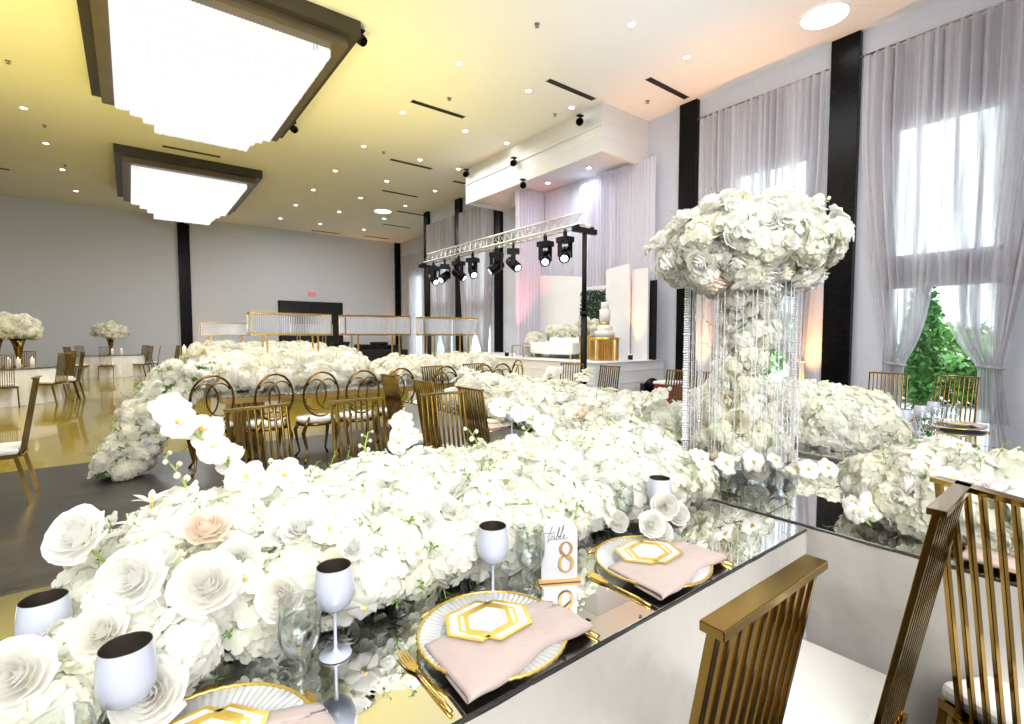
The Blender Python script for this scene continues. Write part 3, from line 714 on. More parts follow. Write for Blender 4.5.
def orchid_mb(seed):
    rnd = random.Random(seed); mb = MB()
    def petal(a, L, W, lift, mi=0):
        ca, sa = math.cos(a), math.sin(a)
        def fn(u, v):
            s_ = u*2-1
            w = W*math.sin(PI*min(.97, .10+.84*v))**.7; x = s_*w; y = .06+L*v
            z = lift*v-.18*W*s_*s_+.05*math.sin(3*s_+seed)
            return (x*ca-y*sa, x*sa+y*ca, z)
        mb.grid(fn, 5, 5, mi)
    petal(PI/2, .82, .72, .12); petal(-PI/2, .82, .72, .12)
    petal(0, .95, .42, -.02); petal(PI*.78, .9, .40, -.05); petal(-PI*.78, .9, .40, -.05)
    mb.lathe([(.02, 0), (.12, .08), (.14, .18), (.06, .28), (.001, .3)], 8, (0, -.06, 0), 1)
    mb.lathe([(.02, 0), (.1, .05), (.16, .2), (.1, .24)], 8, (0, .06, 0), 0)
    return mb
def star_mb(seed):
    rnd = random.Random(seed); mb = MB()
    for k in range(6):
        a = 2*PI*k/6
        def fn(u, v):
            s_ = u*2-1; w = .17*math.sin(PI*min(.98, .15+.83*v)); r = .12+.85*v**1.1; z = .75*v-.35*v*v
            return (r*math.cos(a)-s_*w*math.sin(a), r*math.sin(a)+s_*w*math.cos(a), z)
        mb.grid(fn, 2, 4)
    mb.lathe([(.05, -.5), (.12, 0), (.03, .4), (.001, .45)], 6, (0, 0, 0), 1)
    return mb
def sprig_mb(seed):
    rnd = random.Random(seed); mb = MB()
    pts = [Vector((.1*math.sin(2*t+seed)*t, .08*t*t, t)) for t in [k/5 for k in range(6)]]
    mb.tube(pts, [.022, .02, .018, .015, .012, .008], 5, mi=0)
    for k in range(7):
        t = .25+.75*k/7; p = Vector((.1*math.sin(2*t+seed)*t, .08*t*t, t)); a = k*2.4
        d = Vector((math.cos(a), math.sin(a), .6)).normalized(); sd = d.cross(Vector((0, 0, 1))).normalized()
        L = .30*(1.1-.5*t); mb.add([p, p+d*L*.5+sd*L*.2, p+d*L, p+d*L*.5-sd*L*.2], [(0, 1, 2, 3)], 1)
    return mb
LOWROSE = rose_mb(5, 1., 3)
ROSE = [rose_mb(i).mesh('rose', M['petal']) for i in range(3)]
ROSE_B = [rose_mb(9).mesh('rose', M['blush'])]; ROSE_C = [rose_mb(11).mesh('rose', M['cream'])]
HYD = [hyd_mb(i).mesh('hydrangea', M['hyd']) for i in range(4)]
HYDF = [hyd_mb(20+i, 1, 85, .25).mesh('hydrangea', M['far_hyd']) for i in range(3)]
ORC = [orchid_mb(i).mesh('orchid', [M['petal'], M['lip']]) for i in range(3)]
STAR = [star_mb(1).mesh('lily', [M['petal'], M['lip']])]
SPR = [sprig_mb(i).mesh('leaf_sprig', [M['stem'], M['leaf']]) for i in range(3)]
def place(name, me, parent, p, n, s, rnd=random, jit=.25):
    n = (Vector(n)+Vector((rnd.uniform(-jit, jit), rnd.uniform(-jit, jit), rnd.uniform(-jit, jit)))).normalized()
    Mx = Matrix.Translation(Vector(p)) @ n.to_track_quat('Z', 'Y').to_matrix().to_4x4() @ Matrix.Rotation(rnd.random()*6.3, 4, 'Z') @ Matrix.Scale(s, 4)
    return inst(name, me, parent, Mx)
def spray(parent, pts, nbl, s, rnd, buds=3, face=None, stem_r=.0036, start=.3):
    """green arching stem through pts (local) with orchid blossoms as its sub-parts"""
    P = [Vector(p) for p in pts]
    def ev(t):
        m = len(P)-1; x = min(t*m, m-1e-6); i = int(x); f = x-i
        p0 = P[max(i-1, 0)]; p1 = P[i]; p2 = P[i+1]; p3 = P[min(i+2, m)]
        return .5*((2*p1)+(p2-p0)*f+(2*p0-5*p1+4*p2-p3)*f*f+(3*p1-p0-3*p2+p3)*f**3)
    sm = MB(); cp = [ev(k/14) for k in range(15)]
    sm.tube(cp, [stem_r*(1.2-.6*k/14) for k in range(15)], 6)
    spots = []
    for k in range(nbl+buds):
        t = start+(1-start)*(k+.5)/(nbl+buds); p = ev(t); tg = (ev(min(1, t+.02))-ev(t-.02)).normalized()
        sd = tg.cross(Vector((0, 0, 1))); sd = sd.normalized() if sd.length > .01 else Vector((1, 0, 0))
        sgn = 1 if k % 2 else -1
        q = p+sd*sgn*s*.55+Vector((0, 0, s*.25))
        sm.tube([p, (p+q)/2+Vector((0, 0, s*.08)), q], stem_r*.7, 5)
        if k >= nbl: 
            r = s*.22*(1.1-.5*(k-nbl)/max(1, buds)); sm.lathe([(.001, -r), (r*.7, -r*.6), (r, 0), (r*.7, r*.7), (.001, r*1.1)], 8, q, 1)
        else: spots.append((q, (sd*sgn*.5+Vector((0, 0, .25)))))
    o = sm.build('orchid_stem', [M['stem'], M['hyd']], parent)
    for q, d in spots:
        f = d+(Vector(face)*.9 if face else Vector((rnd.uniform(-.5, .5), rnd.uniform(-.5, .5), .4)))
        place('blossom', rnd.choice(ORC), o, q, f, s*rnd.uniform(.85, 1.1), rnd, .3)
    return o
def poisson(fn, n, dmin, rnd, tries=14):
    out = []
    for _ in range(n*tries):
        p, nn = fn(rnd)
        if all((p-q).length_squared > dmin*dmin for q, _ in out): out.append((p, nn))
        if len(out) >= n: break
    return out
def runner_fn(spine, w, h, base, lift=0.):
    """cushion along a straight spine; spine = (P0, P1)"""
    P0, P1 = Vector(spine[0]), Vector(spine[1]); L = (P1-P0).length; d = (P1-P0)/L; sd = Vector((-d.y, d.x, 0))
    def fn(rnd, k=1.):
        lo = .5 if lift else -.02; t = rnd.random(); a = rnd.uniform(-lo, PI+lo)
        e = min(1, (min(t, 1-t)*L/.22+.12))**.55
        bump = 1+.2*noise.noise((P0+d*t*L)*3.1+Vector((math.cos(a), 0, math.sin(a)))*1.5)
        ww = w*e*bump*k; hh = h*e*bump*k
        sn = math.sin(a); p = P0+d*t*L+sd*ww*math.cos(a)+Vector((0, 0, lift+(hh*sn**.8 if sn > 0 else lift*1.7*sn)))
        n = sd*math.cos(a)/w+Vector((0, 0, math.sin(a)/h))+d*((t-.5)*2)**7*6
        return p, n.normalized()
    return fn
def ell_fn(c, r, zmin=-1., rough=.13):
    c = Vector(c)
    def fn(rnd, k=1.):
        while True:
            d = Vector((rnd.gauss(0, 1), rnd.gauss(0, 1), rnd.gauss(0, 1))).normalized()
            if d.z >= zmin: break
        b = 1+rough*noise.noise(d*(2.3+rough*2)+c)
        return c+Vector((d.x*r[0], d.y*r[1], d.z*r[2]))*k*b, Vector((d.x/r[0], d.y/r[1], d.z/r[2])).normalized()
    return fn
def filler(parent, fn, n, fs, k, mat, rnd, name='small_florets', petals=4):
    mb = MB()
    for _ in range(n):
        p, nn = fn(rnd, k*rnd.uniform(.9, 1.12)); floret(mb, p, nn+Vector((rnd.uniform(-.6, .6), rnd.uniform(-.6, .6), rnd.uniform(-.3, .6))), fs*rnd.uniform(.7, 1.25), rnd, petals)
    return tag(mb.build(name, mat, parent), kind='stuff')
def arrange(t, base, fn, seed, nh, hs, nr, rs, nfill, fsz, nspr, sprs, hyd=HYD, fill='hyd', cream=.12, blush=.05, kh=.9, kr=1.02, norch=0, osz=.045, rest=False, ro=1.0, extra=0):
    """fn yields world points; t is the Empty at base"""
    rnd = random.Random(seed); B = Vector(base)
    def lf(k):
        def g(r):
            p, n = fn(r, k); p = p-B
            if rest: p.z = max(p.z, .055)
            return p, n
        return g
    def lf2(r, k):
        p, n = fn(r, k); p = p-B
        if rest: p.z = max(p.z, .02)
        return p, n
    for p, n in poisson(lf(kh), nh, hs*1.05, rnd): place('hydrangea', rnd.choice(hyd), t, p, n, hs*rnd.uniform(.85, 1.15), rnd)
    for p, n in poisson(lf(kh), nr, rs*1.7, rnd):
        p = p+n*rs*ro; x = rnd.random(); me = rnd.choice(ROSE_B if x < blush else ROSE_C if x < blush+cream else ROSE)
        place('rose', me, t, p, n, rs*rnd.uniform(.8, 1.2), rnd, .35)
    for p, n in poisson(lf(kh), norch, osz*1.6, rnd): place('orchid', rnd.choice(ORC), t, p+n*hs*1.08, n, osz*rnd.uniform(.85, 1.2), rnd, .5)
    for p, n in poisson(lf(kh), nspr, .03, rnd): place('leaf_sprig', rnd.choice(SPR), t, p+n*hs*.62, n+Vector((0, 0, .15)), sprs*rnd.uniform(.7, 1.3), rnd, .7)
    if nfill: filler(t, lf2, nfill, fsz, 1.0, M[fill], rnd)
    if extra:
        mb = MB()
        for _ in range(extra):
            p, n = lf2(rnd, kh); p = p+n*rs*.9; nn = (n+Vector((rnd.uniform(-.5, .5), rnd.uniform(-.5, .5), rnd.uniform(-.4, .4)))).normalized()
            mb.merge(LOWROSE, Matrix.Translation(p) @ nn.to_track_quat('Z', 'Y').to_matrix().to_4x4() @ Matrix.Rotation(rnd.random()*6, 4, 'Z') @ Matrix.Scale(rs*rnd.uniform(.6, 1.0), 4))
        tag(mb.build('rosebuds', M['cream'] if cream > .25 else M['petal'], t), kind='stuff')
    return rnd
def core_mb(fn, seed, n=900, s=.05, k=.72, zmin=None):
    """dense mossy backing built as leaf flakes below the blooms"""
    rnd = random.Random(seed); mb = MB()
    for _ in range(n):
        p, nn = fn(rnd, k*rnd.uniform(.85, 1.08))
        if zmin is not None: p.z = max(p.z, zmin)
        floret(mb, p, nn, s*rnd.uniform(.7, 1.3), rnd, 4)
    return mb

# ------------------------------------------------------------------ big mirrored tables with satin cloths
TZ = .77
def cloth_skirt(hx, hy, z, seed, flare=.05):
    """draped satin cloth: top plus folded sides, soft corner pleats"""
    rnd = random.Random(seed); mb = MB(); per = []
    def side(ax, ay, bx2, by2, n): 
        for k in range(n): per.append((ax+(bx2-ax)*k/n, ay+(by2-ay)*k/n))
    nx = max(8, int(hx*2/.04)); ny = max(8, int(hy*2/.04))
    side(-hx, -hy, hx, -hy, nx); side(hx, -hy, hx, hy, ny); side(hx, hy, -hx, hy, nx); side(-hx, hy, -hx, -hy, ny)
    N = len(per); R = 16; vs = []
    for j in range(R+1):
        v = j/R
        for k, (x, y) in enumerate(per):
            nxn = (1 if x >= hx-1e-6 else -1 if x <= -hx+1e-6 else 0); nyn = (1 if y >= hy-1e-6 else -1 if y <= -hy+1e-6 else 0)
            dcor = min(abs(abs(x)-hx)+abs(abs(y)-hy), 1.)
            cor = math.exp(-(dcor/.16)**2)
            f = v*(.016*noise.noise(Vector((x*5, y*5, seed+v)))+.014*math.sin(x*9+y*9+seed+v)+.03*cor*math.cos((x+y)*38)*v)+.010*noise.noise(Vector((x*7+v*3, y*7-v*2, v*5)))
            o = flare*.12*v+f*.5
            vs.append((x+nxn*o, y+nyn*o, z*(1-v)+.004))
    fs = [(j*N+k, j*N+(k+1) % N, (j+1)*N+(k+1) % N, (j+1)*N+k) for j in range(R) for k in range(N)]
    mb.add(vs, fs, 0, True)
    mb.add([(-hx, -hy, z), (hx, -hy, z), (hx, hy, z), (-hx, hy, z)], [(0, 1, 2, 3)], 0)
    return mb
def mirror_table(label_part, x0, x1, y0, y1, seed, mirror=True):
    cx, cy = (x0+x1)/2, (y0+y1)/2; hx, hy = (x1-x0)/2, (y1-y0)/2
    t = thing('banquet_table', 'rectangular banquet table under the satin cloth, '+label_part, 'table', (cx, cy, 0), 0, 'cloth covered banquet tables')
    MB().box((0, 0, TZ-.04), (2*hx-.03, 2*hy-.03, .03)).build('table_top', M['wood'], t)
    for sx in (-1, 1):
        for sy in (-1, 1): MB().tube([(sx*(hx-.12), sy*(hy-.12), 0), (sx*(hx-.12), sy*(hy-.12), TZ-.055)], .02, 8).build('leg', M['steel'], t)
    c = cloth_skirt(hx, hy, TZ-.014, seed).build('tablecloth', M['satin'], None, (cx, cy, 0))
    tag(c, 'silver grey satin tablecloth falling to the floor, '+label_part, 'tablecloth', 'silver satin tablecloths')
    if mirror:
        m = thing('mirror_tabletop', 'mirrored top laid on the satin cloth, '+label_part, 'mirror', (cx, cy, TZ-.012), 0, 'mirrored tabletops')
        MB().box((0, 0, .0045), (2*hx, 2*hy, .007)).build('edge', M['mirror_edge'], m)
        MB().box((0, 0, .010), (2*hx-.006, 2*hy-.006, .004)).build('mirror', M['mirror'], m)
mirror_table('the table numbered eight', -1.55, 1.852, .713, 1.79, 1)
mirror_table('right of table eight under the tall centrepiece', 1.884, 2.972, -1.5, 2.42, 2)
mirror_table('far end, by the sideways slat chairs', 2.22, 3.32, 2.46, 4.7, 3)
mirror_table('second row right of the centrepiece seam', 3.0, 4.09, -1.5, 2.42, 4)
mirror_table('closest to the window with the shrub', 4.1, 5.2, -1.5, 2.42, 5)
tb = MB().box((2.987, .46, TZ+.004), (.022, 3.92, .022)).build('seam_strip', M['trim_silver'])
tag(tb, 'thin silver strip over the seam between mirrored tables by the centrepiece', 'trim strip')

# ------------------------------------------------------------------ flower runners
def new_arr(name, label, base, group='white floral table runners'):
    return thing(name, label, 'flower arrangement', base, 0, group)
# table eight
b8 = (.75, 1.6, TZ); f8 = runner_fn(((-.07, 1.43, TZ+.01), (1.98, 1.42, TZ+.01)), .33, .125, b8, .075)
t8 = new_arr('flower_runner', 'thick white rose, hydrangea and orchid runner along table eight in the foreground', b8)
r8 = arrange(t8, b8, f8, 3, 100, .078, 80, .04, 3600, .0175, 90, .06, norch=30, osz=.04, rest=True, extra=60)
tag(core_mb(f8, 4, 2600, .032, .78, TZ+.02).xf(Matrix.Translation(-Vector(b8))).build('moss_base', M['core'], t8), kind='stuff')
B8 = Vector(b8)
def sp8(pts, nb, s, **k): return spray(t8, [Vector(p)-B8+Vector((0, -.03, .06)) for p in pts], nb, s, r8, **k)
sp8([(.22, 1.5, .90), (.21, 1.46, 1.0), (.17, 1.46, 1.08), (.11, 1.48, 1.15), (.06, 1.5, 1.19)], 6, .05, buds=0, face=(-.2, -1, .2), stem_r=.0045, start=.2)
sp8([(.36, 1.5, .92), (.33, 1.5, .98), (.30, 1.5, 1.02)], 3, .05, buds=3, face=(-.2, -1, .3))
sp8([(.12, 1.55, .90), (.10, 1.55, 1.0), (.06, 1.57, 1.07)], 1, .04, buds=5)
sp8([(.80, 1.7, .92), (.80, 1.72, 1.0), (.78, 1.74, 1.08)], 4, .05, buds=1, face=(-.4, -1, .2))
sp8([(1.0, 1.45, .9), (1.03, 1.42, .97), (1.10, 1.40, 1.02), (1.14, 1.4, 1.05)], 2, .035, buds=4)
sp8([(.95, 1.5, .9), (.98, 1.5, .98), (.97, 1.55, 1.04)], 2, .04, buds=3)
sp8([(1.45, 1.5, .90), (1.38, 1.58, .99), (1.28, 1.68, 1.06), (1.2, 1.75, 1.07)], 5, .05, buds=1, face=(-.5, -.8, .3))
sp8([(1.55, 1.35, .88), (1.68, 1.4, .97), (1.85, 1.5, 1.04), (1.98, 1.6, 1.07)], 5, .045, buds=2)
sp8([(1.5, 1.2, .84), (1.75, 1.15, .85), (2.0, 1.1, .84), (2.2, 1.05, .83), (2.36, 1.02, .80)], 6, .05, buds=2, face=(-.4, -.7, .5))
sp8([(.5, 1.3, .84), (.52, 1.2, .9), (.54, 1.12, .93)], 1, .03, buds=5)
sp8([(.75, 1.25, .86), (.80, 1.16, .90), (.9, 1.1, .90)], 1, .035, buds=4)
sp8([(.62, 1.6, .94), (.60, 1.6, 1.0), (.62, 1.62, 1.06)], 1, .03, buds=5)
sp8([(1.2, 1.25, .85), (1.1, 1.12, .86), (1.02, 1.05, .84)], 2, .035, buds=3, face=(-.4, -.9, .3))
# single rose on a stem at the left and large foreground roses
sm = MB().tube([Vector(p)-B8 for p in ((-.02, 1.33, .90), (-.06, 1.31, .98), (-.095, 1.30, 1.035))], .003, 6); so_ = sm.build('rose_stem', M['stem'], t8)
place('rose', ROSE[1], so_, Vector((-.10, 1.3, 1.045))-B8, (-.5, -.6, .5), .052, r8, .0)
for (x, y, z, s_, me) in [(.098, 1.05, .985, .062, 0), (-.012, 1.12, 1.0, .060, 1), (.007, .95, .875, .056, 2), (-.15, 1.0, .945, .052, 0), (-.055, 1.04, .955, .042, 1), (.39, 1.11, .958, .04, 1), (.164, 1.15, .975, .05, 2),
                          (1.35, 1.2, .925, .045, 0), (1.47, 1.03, .862, .042, 1), (1.39, 1.03, .828, .038, 2), (1.49, 1.15, .905, .045, 0), (1.08, 1.15, .915, .045, 1), (.77, 1.15, .96, .045, 0), (.6, 1.14, .96, .042, 2), (.31, 1.22, .99, .05, 1),
                          (1.25, 1.05, .835, .04, 2), (1.6, 1.08, .85, .042, 0), (1.75, 1.15, .86, .042, 1), (1.08, 1.32, .97, .048, 0), (1.43, 1.38, .965, .048, 2), (.22, 1.03, .93, .05, 0), (.9, 1.22, .95, .045, 2)]:
    place('rose', ROSE[me], t8, Vector((x, y, z))-B8, (-.3, -.75, .6), s_*.86, r8, .25)
for (x, y, z, s_) in [(-.2, 1.06, .85, .075), (-.11, 1.02, .86, .07), (-.03, 1.06, .88, .07), (-.27, 1.16, .84, .08), (.05, 1.06, .87, .07), (-.1, 1.12, .87, .075), (-.02, 1.16, .92, .07), (.02, 1.3, .92, .08), (-.06, 1.4, .88, .08)]: place('hydrangea', HYD[0], t8, Vector((x, y, z))-B8, (-.2, -.5, .8), s_, r8, .2)
for (x, y, z, s_) in [(1.355, .945, .893, .04), (1.275, .935, .853, .038), (1.43, .945, .85, .036), (1.33, .94, .815, .036)]: place('rose', ROSE[int(x*100) % 3], t8, Vector((x, y, z))-B8, (-.5, -.7, .5), s_, r8, .2)
place('rose', ROSE_B[0], t8, Vector((.12, 1.25, 1.025))-B8, (-.1, -.5, .85), .045, r8, .1)
for (x, y, z) in [(.0, 1.45, 1.0), (.42, 1.55, .97), (.03, 1.5, 1.03), (1.0, 1.6, .98)]:
    place('lily', STAR[0], t8, Vector((x, y, z))-B8, (-.3, -.3, .9), .045, r8, .3)
# far runner on the right hand tables
bA = (2.6, 2.9, TZ); fA = runner_fn(((2.42, 1.62, TZ+.01), (2.85, 4.3, TZ+.01)), .38, .15, bA, .07)
tA = new_arr('flower_runner', 'white floral runner beyond table eight, left of the tall centrepiece', bA)
rA = arrange(tA, bA, fA, 5, 95, .088, 70, .045, 3000, .021, 60, .08, norch=40, osz=.05, rest=True, extra=60)
tag(core_mb(fA, 6, 2000, .04, .78, TZ+.02).xf(Matrix.Translation(-Vector(bA))).build('moss_base', M['core'], tA), kind='stuff')
for pts in ([(2.3, 1.8, .95), (2.35, 1.75, 1.07), (2.45, 1.7, 1.13)], [(2.6, 2.6, 1.0), (2.65, 2.6, 1.12), (2.75, 2.6, 1.17)], [(2.4, 3.4, 1.0), (2.3, 3.5, 1.1), (2.25, 3.6, 1.15)], [(2.2, 2.4, .9), (2.05, 2.4, 1.0), (1.98, 2.45, 1.03)], [(2.9, 3.3, 1.), (3.0, 3.3, 1.1), (3.1, 3.3, 1.13)]):
    spray(tA, [Vector(p)-Vector(bA) for p in pts], 5, .055, rA, buds=1)
# right near runner
bR = (2.45, .0, TZ); fR = runner_fn(((2.33, .68, TZ+.01), (2.27, -1.2, TZ+.01)), .30, .14, bR, .07)
tR = new_arr('flower_runner', 'white floral runner at the right of the picture behind the gold slat chairs', bR)
rR = arrange(tR, bR, fR, 7, 90, .08, 65, .042, 2800, .019, 60, .065, norch=36, osz=.042, rest=True, extra=50)
tag(core_mb(fR, 8, 1800, .035, .78, TZ+.02).xf(Matrix.Translation(-Vector(bR))).build('moss_base', M['core'], tR), kind='stuff')
for pts in ([(2.1, .6, .85), (2.0, .6, .84), (1.93, .55, .81)], [(2.2, .7, .92), (2.05, .78, .93), (1.98, .85, .90)], [(2.2, .3, .92), (2.1, .38, .97), (2.08, .45, .98)], [(2.1, .15, .9), (2.05, .2, .95), (2.02, .3, .95)], [(2.6, .25, 1.0), (2.7, .15, 1.1), (2.8, .1, 1.12)]):
    spray(tR, [Vector(p)-Vector(bR) for p in pts], 4, .045, rR, buds=2, face=(-.6, -.3, .5))
# clump on the second row
bC = (3.6, 1.35, TZ); fC = runner_fn(((3.65, 2.2, TZ+.01), (3.55, .95, TZ+.01)), .32, .21, bC, .07)
tC = new_arr('flower_runner', 'white floral runner behind the centrepiece in front of the black column', bC)
rC = arrange(tC, bC, fC, 9, 70, .09, 55, .045, 2000, .023, 36, .08, norch=24, osz=.05, rest=True, extra=40)
tag(core_mb(fC, 10, 1300, .045, .78, TZ+.02).xf(Matrix.Translation(-Vector(bC))).build('moss_base', M['core'], tC), kind='stuff')

# ------------------------------------------------------------------ tall centrepiece
cb = (2.387, 1.244, TZ+.003); CB = Vector(cb)
tc_ = thing('floral_centrepiece', 'tall white floral canopy with hanging crystal strands on a clear stand', 'centrepiece', cb, 0)
MB().lathe([(.255, 0), (.26, .004), (.26, .022), (.25, .028), (.001, .028)], 48).build('base_plate', M['acryl'], tc_)
MB().lathe([(.045, .028), (.045, .84)], 24).build('column', M['acryl'], tc_)
for a in range(3):
    an = a*2*PI/3+.4; MB().tube([(.22*math.cos(an), .22*math.sin(an), .028), (.22*math.cos(an), .22*math.sin(an), .94)], .011, 10).build('upright', M['acryl'], tc_)
ringp = lambda r, z: [(r*math.cos(2*PI*k/40), r*math.sin(2*PI*k/40), z) for k in range(40)]
MB().tube(ringp(.255, .945), .008, 6, closed=True).build('hoop', M['alu'], tc_)
# strand: beads strung on a line
def strand_mb(L, r, seed):
    rnd = random.Random(seed); mb = MB(); z = 0; k = 0
    mb.tube([(0, 0, 0), (0, 0, -L)], .0007, 4)
    while z < L:
        rr = r*(1.25 if k % 7 == 0 else .85); mb.lathe([(.0005, -z), (rr, -z-rr), (.0005, -z-2*rr)], 6, (0, 0, 0), 0, False); z += 2*rr+.0012; k += 1
    return mb
ST = [strand_mb(L, r, i).mesh('crystal_strand', M['bead']) for i, (L, r) in enumerate([(.86, .0030), (.88, .0034), (.82, .0028), (.90, .0062)])]
rs_ = random.Random(5)
STR = []
for k in range(60):
    a = 2*PI*k/60+rs_.uniform(-.03, .03)
    if rs_.random() < .3: continue
    STR.append((.255*math.cos(a), .255*math.sin(a)))
for a in (2.42, 2.47, 5.62, 5.66): STR += [(.262*math.cos(a), .262*math.sin(a)), (.275*math.cos(a+.02), .275*math.sin(a+.02))]
for k in range(20):
    a = rs_.random()*6.3; STR.append((.19*math.cos(a), .19*math.sin(a)))
NT = len(STR)
STR = STR[:98]
for i_, (x, y) in enumerate(STR): inst('crystal_strand', ST[3] if abs(math.atan2(y, x) % 6.283-2.45) < .09 or abs(math.atan2(y, x) % 6.283-5.64) < .12 else rs_.choice(ST[:3]), tc_, Matrix.Translation((x, y, .945)))
can = tc_
fT = ell_fn((cb[0], cb[1], 1.865), (.365, .365, .185), -1., .3)
arrange(can, cb, fT, 12, 44, .07, 100, .05, 2600, .02, 40, .065, cream=.25, blush=.03, kh=.92, norch=22, osz=.045, ro=.9, extra=190)
tag(core_mb(fT, 13, 1300, .04, .75).xf(Matrix.Translation(-CB)).build('moss_base', M['core'], can), kind='stuff')
rT = random.Random(14)
# spiral of blooms round the column: dense below the canopy, thinner midway, wide at the foot
for k in range(90):
    u = k/89; z = .93-.88*u
    rad = .115-.1*u if u < .5 else .065+.0*u if u < .62 else .065+.15*((u-.62)/.38)**.8
    off = .035*math.sin(u*7.5)
    a = k*2.39996
    p = Vector((rad*math.cos(a)+off*.75, rad*math.sin(a)-off*.6, z)); n = Vector((math.cos(a), math.sin(a), .2))
    s_ = rT.uniform(.042, .056)
    x = rT.random(); me = ROSE_C[0] if x < .38 else ROSE_B[0] if x < .42 else rT.choice(ROSE)
    if rT.random() < .5: place('rose', me, tc_, p, n, s_, rT, .3)
    else: place('hydrangea', rT.choice(HYD), tc_, p*.95, n, s_*1.2, rT)
for k in range(14):
    a = rT.random()*6.3; z = rT.uniform(.05, .8); place('leaf_sprig', rT.choice(SPR), tc_, (.12*math.cos(a), .12*math.sin(a), z), (math.cos(a), math.sin(a), .3), .08, rT)
# upward orchid tips on the canopy
for pts in ([(.2, -.18, 1.25), (.26, -.22, 1.31), (.33, -.25, 1.32)], [(.28, -.22, 1.18), (.34, -.27, 1.22), (.38, -.31, 1.2)], [(.05, .05, 1.27), (.08, .02, 1.33), (.14, 0, 1.35)], [(-.28, .25, 1.1), (-.33, .29, 1.1), (-.36, .31, 1.06)]):
    spray(tc_, pts, 3, .04, rT, buds=2)

# ------------------------------------------------------------------ chairs
def slat_chair(label):
    t = thing('slat_back_chair', label, 'chair', (0, 0, 0), 0, 'gold slat back chairs')
    W = .295; yb0, yt0, z0, z1 = -.225, -.335, .42, 1.075
    bk = MB(); n = 10
    for k in range(n):
        x = -W/2+W*k/(n-1)
        w = .013 if 0 < k < n-1 else .018
        bk.bar((x, yb0, z0), (x, yt0, z1), w*.78, .014, up=(0, 1, 0))
    d_ = Vector((0, yt0-yb0, z1-z0)).normalized()
    bk.bar((-W/2-.009, yt0, z1), (W/2+.009, yt0, z1), .034, .014, up=(0, 0, 1)); bk.bar((-W/2-.009, yb0, z0), (W/2+.009, yb0, z0), .036, .018, up=(0, 0, 1))
    bk.build('backrest', M['gold'], t, bevel=.0015)
    def seatf(u, v): return 0
    MB().box((0, 0, .462), (.42, .44, .05)).build('seat', M['cushion'], t, bevel=.018)
    MB().ring([(-.21, -.22), (.21, -.22), (.21, .22), (-.21, .22)], [(-.18, -.19), (.18, -.19), (.18, .19), (-.18, .19)], .405, .437).build('seat_frame', M['gold'], t)
    for sx in (-1, 1):
        MB().bar((sx*.195, .205, .41), (sx*.195, .22, 0), .024, .024).build('leg', M['gold'], t)
        MB().bar((sx*.195, -.205, .41), (sx*.195, -.29, 0), .024, .03).build('leg', M['gold'], t)
    return t
sc = slat_chair('gold slat back chair nearest the camera, back turned, at the front edge of table eight')
sc.location = (.715, .655, 0)
SL = [((1.455, .60, 0), .03, 'gold slat back chair seen edge on beside the corner where the tables meet'),
      ((1.853, .04, 0), -PI/2-.46, 'gold slat back chair cut by the right picture edge, white seat behind its slats'),
      ((.575, 2.46, 0), PI+.2, 'gold slat back chair on the far side of table eight, nearest to the flower cascade'),
      ((1.01, 2.43, 0), PI-.03, 'gold slat back chair in the middle of the far side of table eight'),
      ((1.56, 2.42, 0), PI-.03, 'gold slat back chair at the right end of the far side of table eight'),
      ((2.20, 2.90, 0), -PI/2, 'slat back chair seen side on as a dark panel, right beyond table eight'),
      ((2.20, 3.60, 0), -PI/2, 'slat back chair seen from the side, partly behind a front facing slat chair'),
      ((2.22, 4.32, 0), -PI/2+.05, 'slat back chair seen exactly edge on in front of the oval back chairs'),
      ((2.93, 4.96, 0), PI+.2, 'slat back chair overlapping an oval chair, left of its twin near the stage'),
      ((3.56, 5.12, 0), PI, 'slat back chair at the table end near the stage, beside the lone oval chair'),
      ((4.27, 4.02, 0), PI/2, 'slat back chair in front of the white stage end'),
      ((4.30, 4.50, 0), PI/2+.5, 'dark turned slat back chair left of the truss leg, in front of the stage'),
      ((4.27, 3.06, 0), PI/2, 'slat back chair left of the crystal strands of the centrepiece'),
      ((4.27, 2.70, 0), PI/2, 'slat back chair seen through the crystal strands of the centrepiece'),
      ((5.57, 1.545, 0), PI/2+.12, 'gold slat back chair in front of the green shrub window, left one'),
      ((5.57, 1.11, 0), PI/2-.12, 'gold slat back chair in front of the bright window, right one'),
      ((-1.0, 6.05, 0), PI/2, 'slat back chair seen from the side alone at the left edge on the dark floor'),
      ]
for loc, rz, l in SL: dup(sc, l, loc, rz)

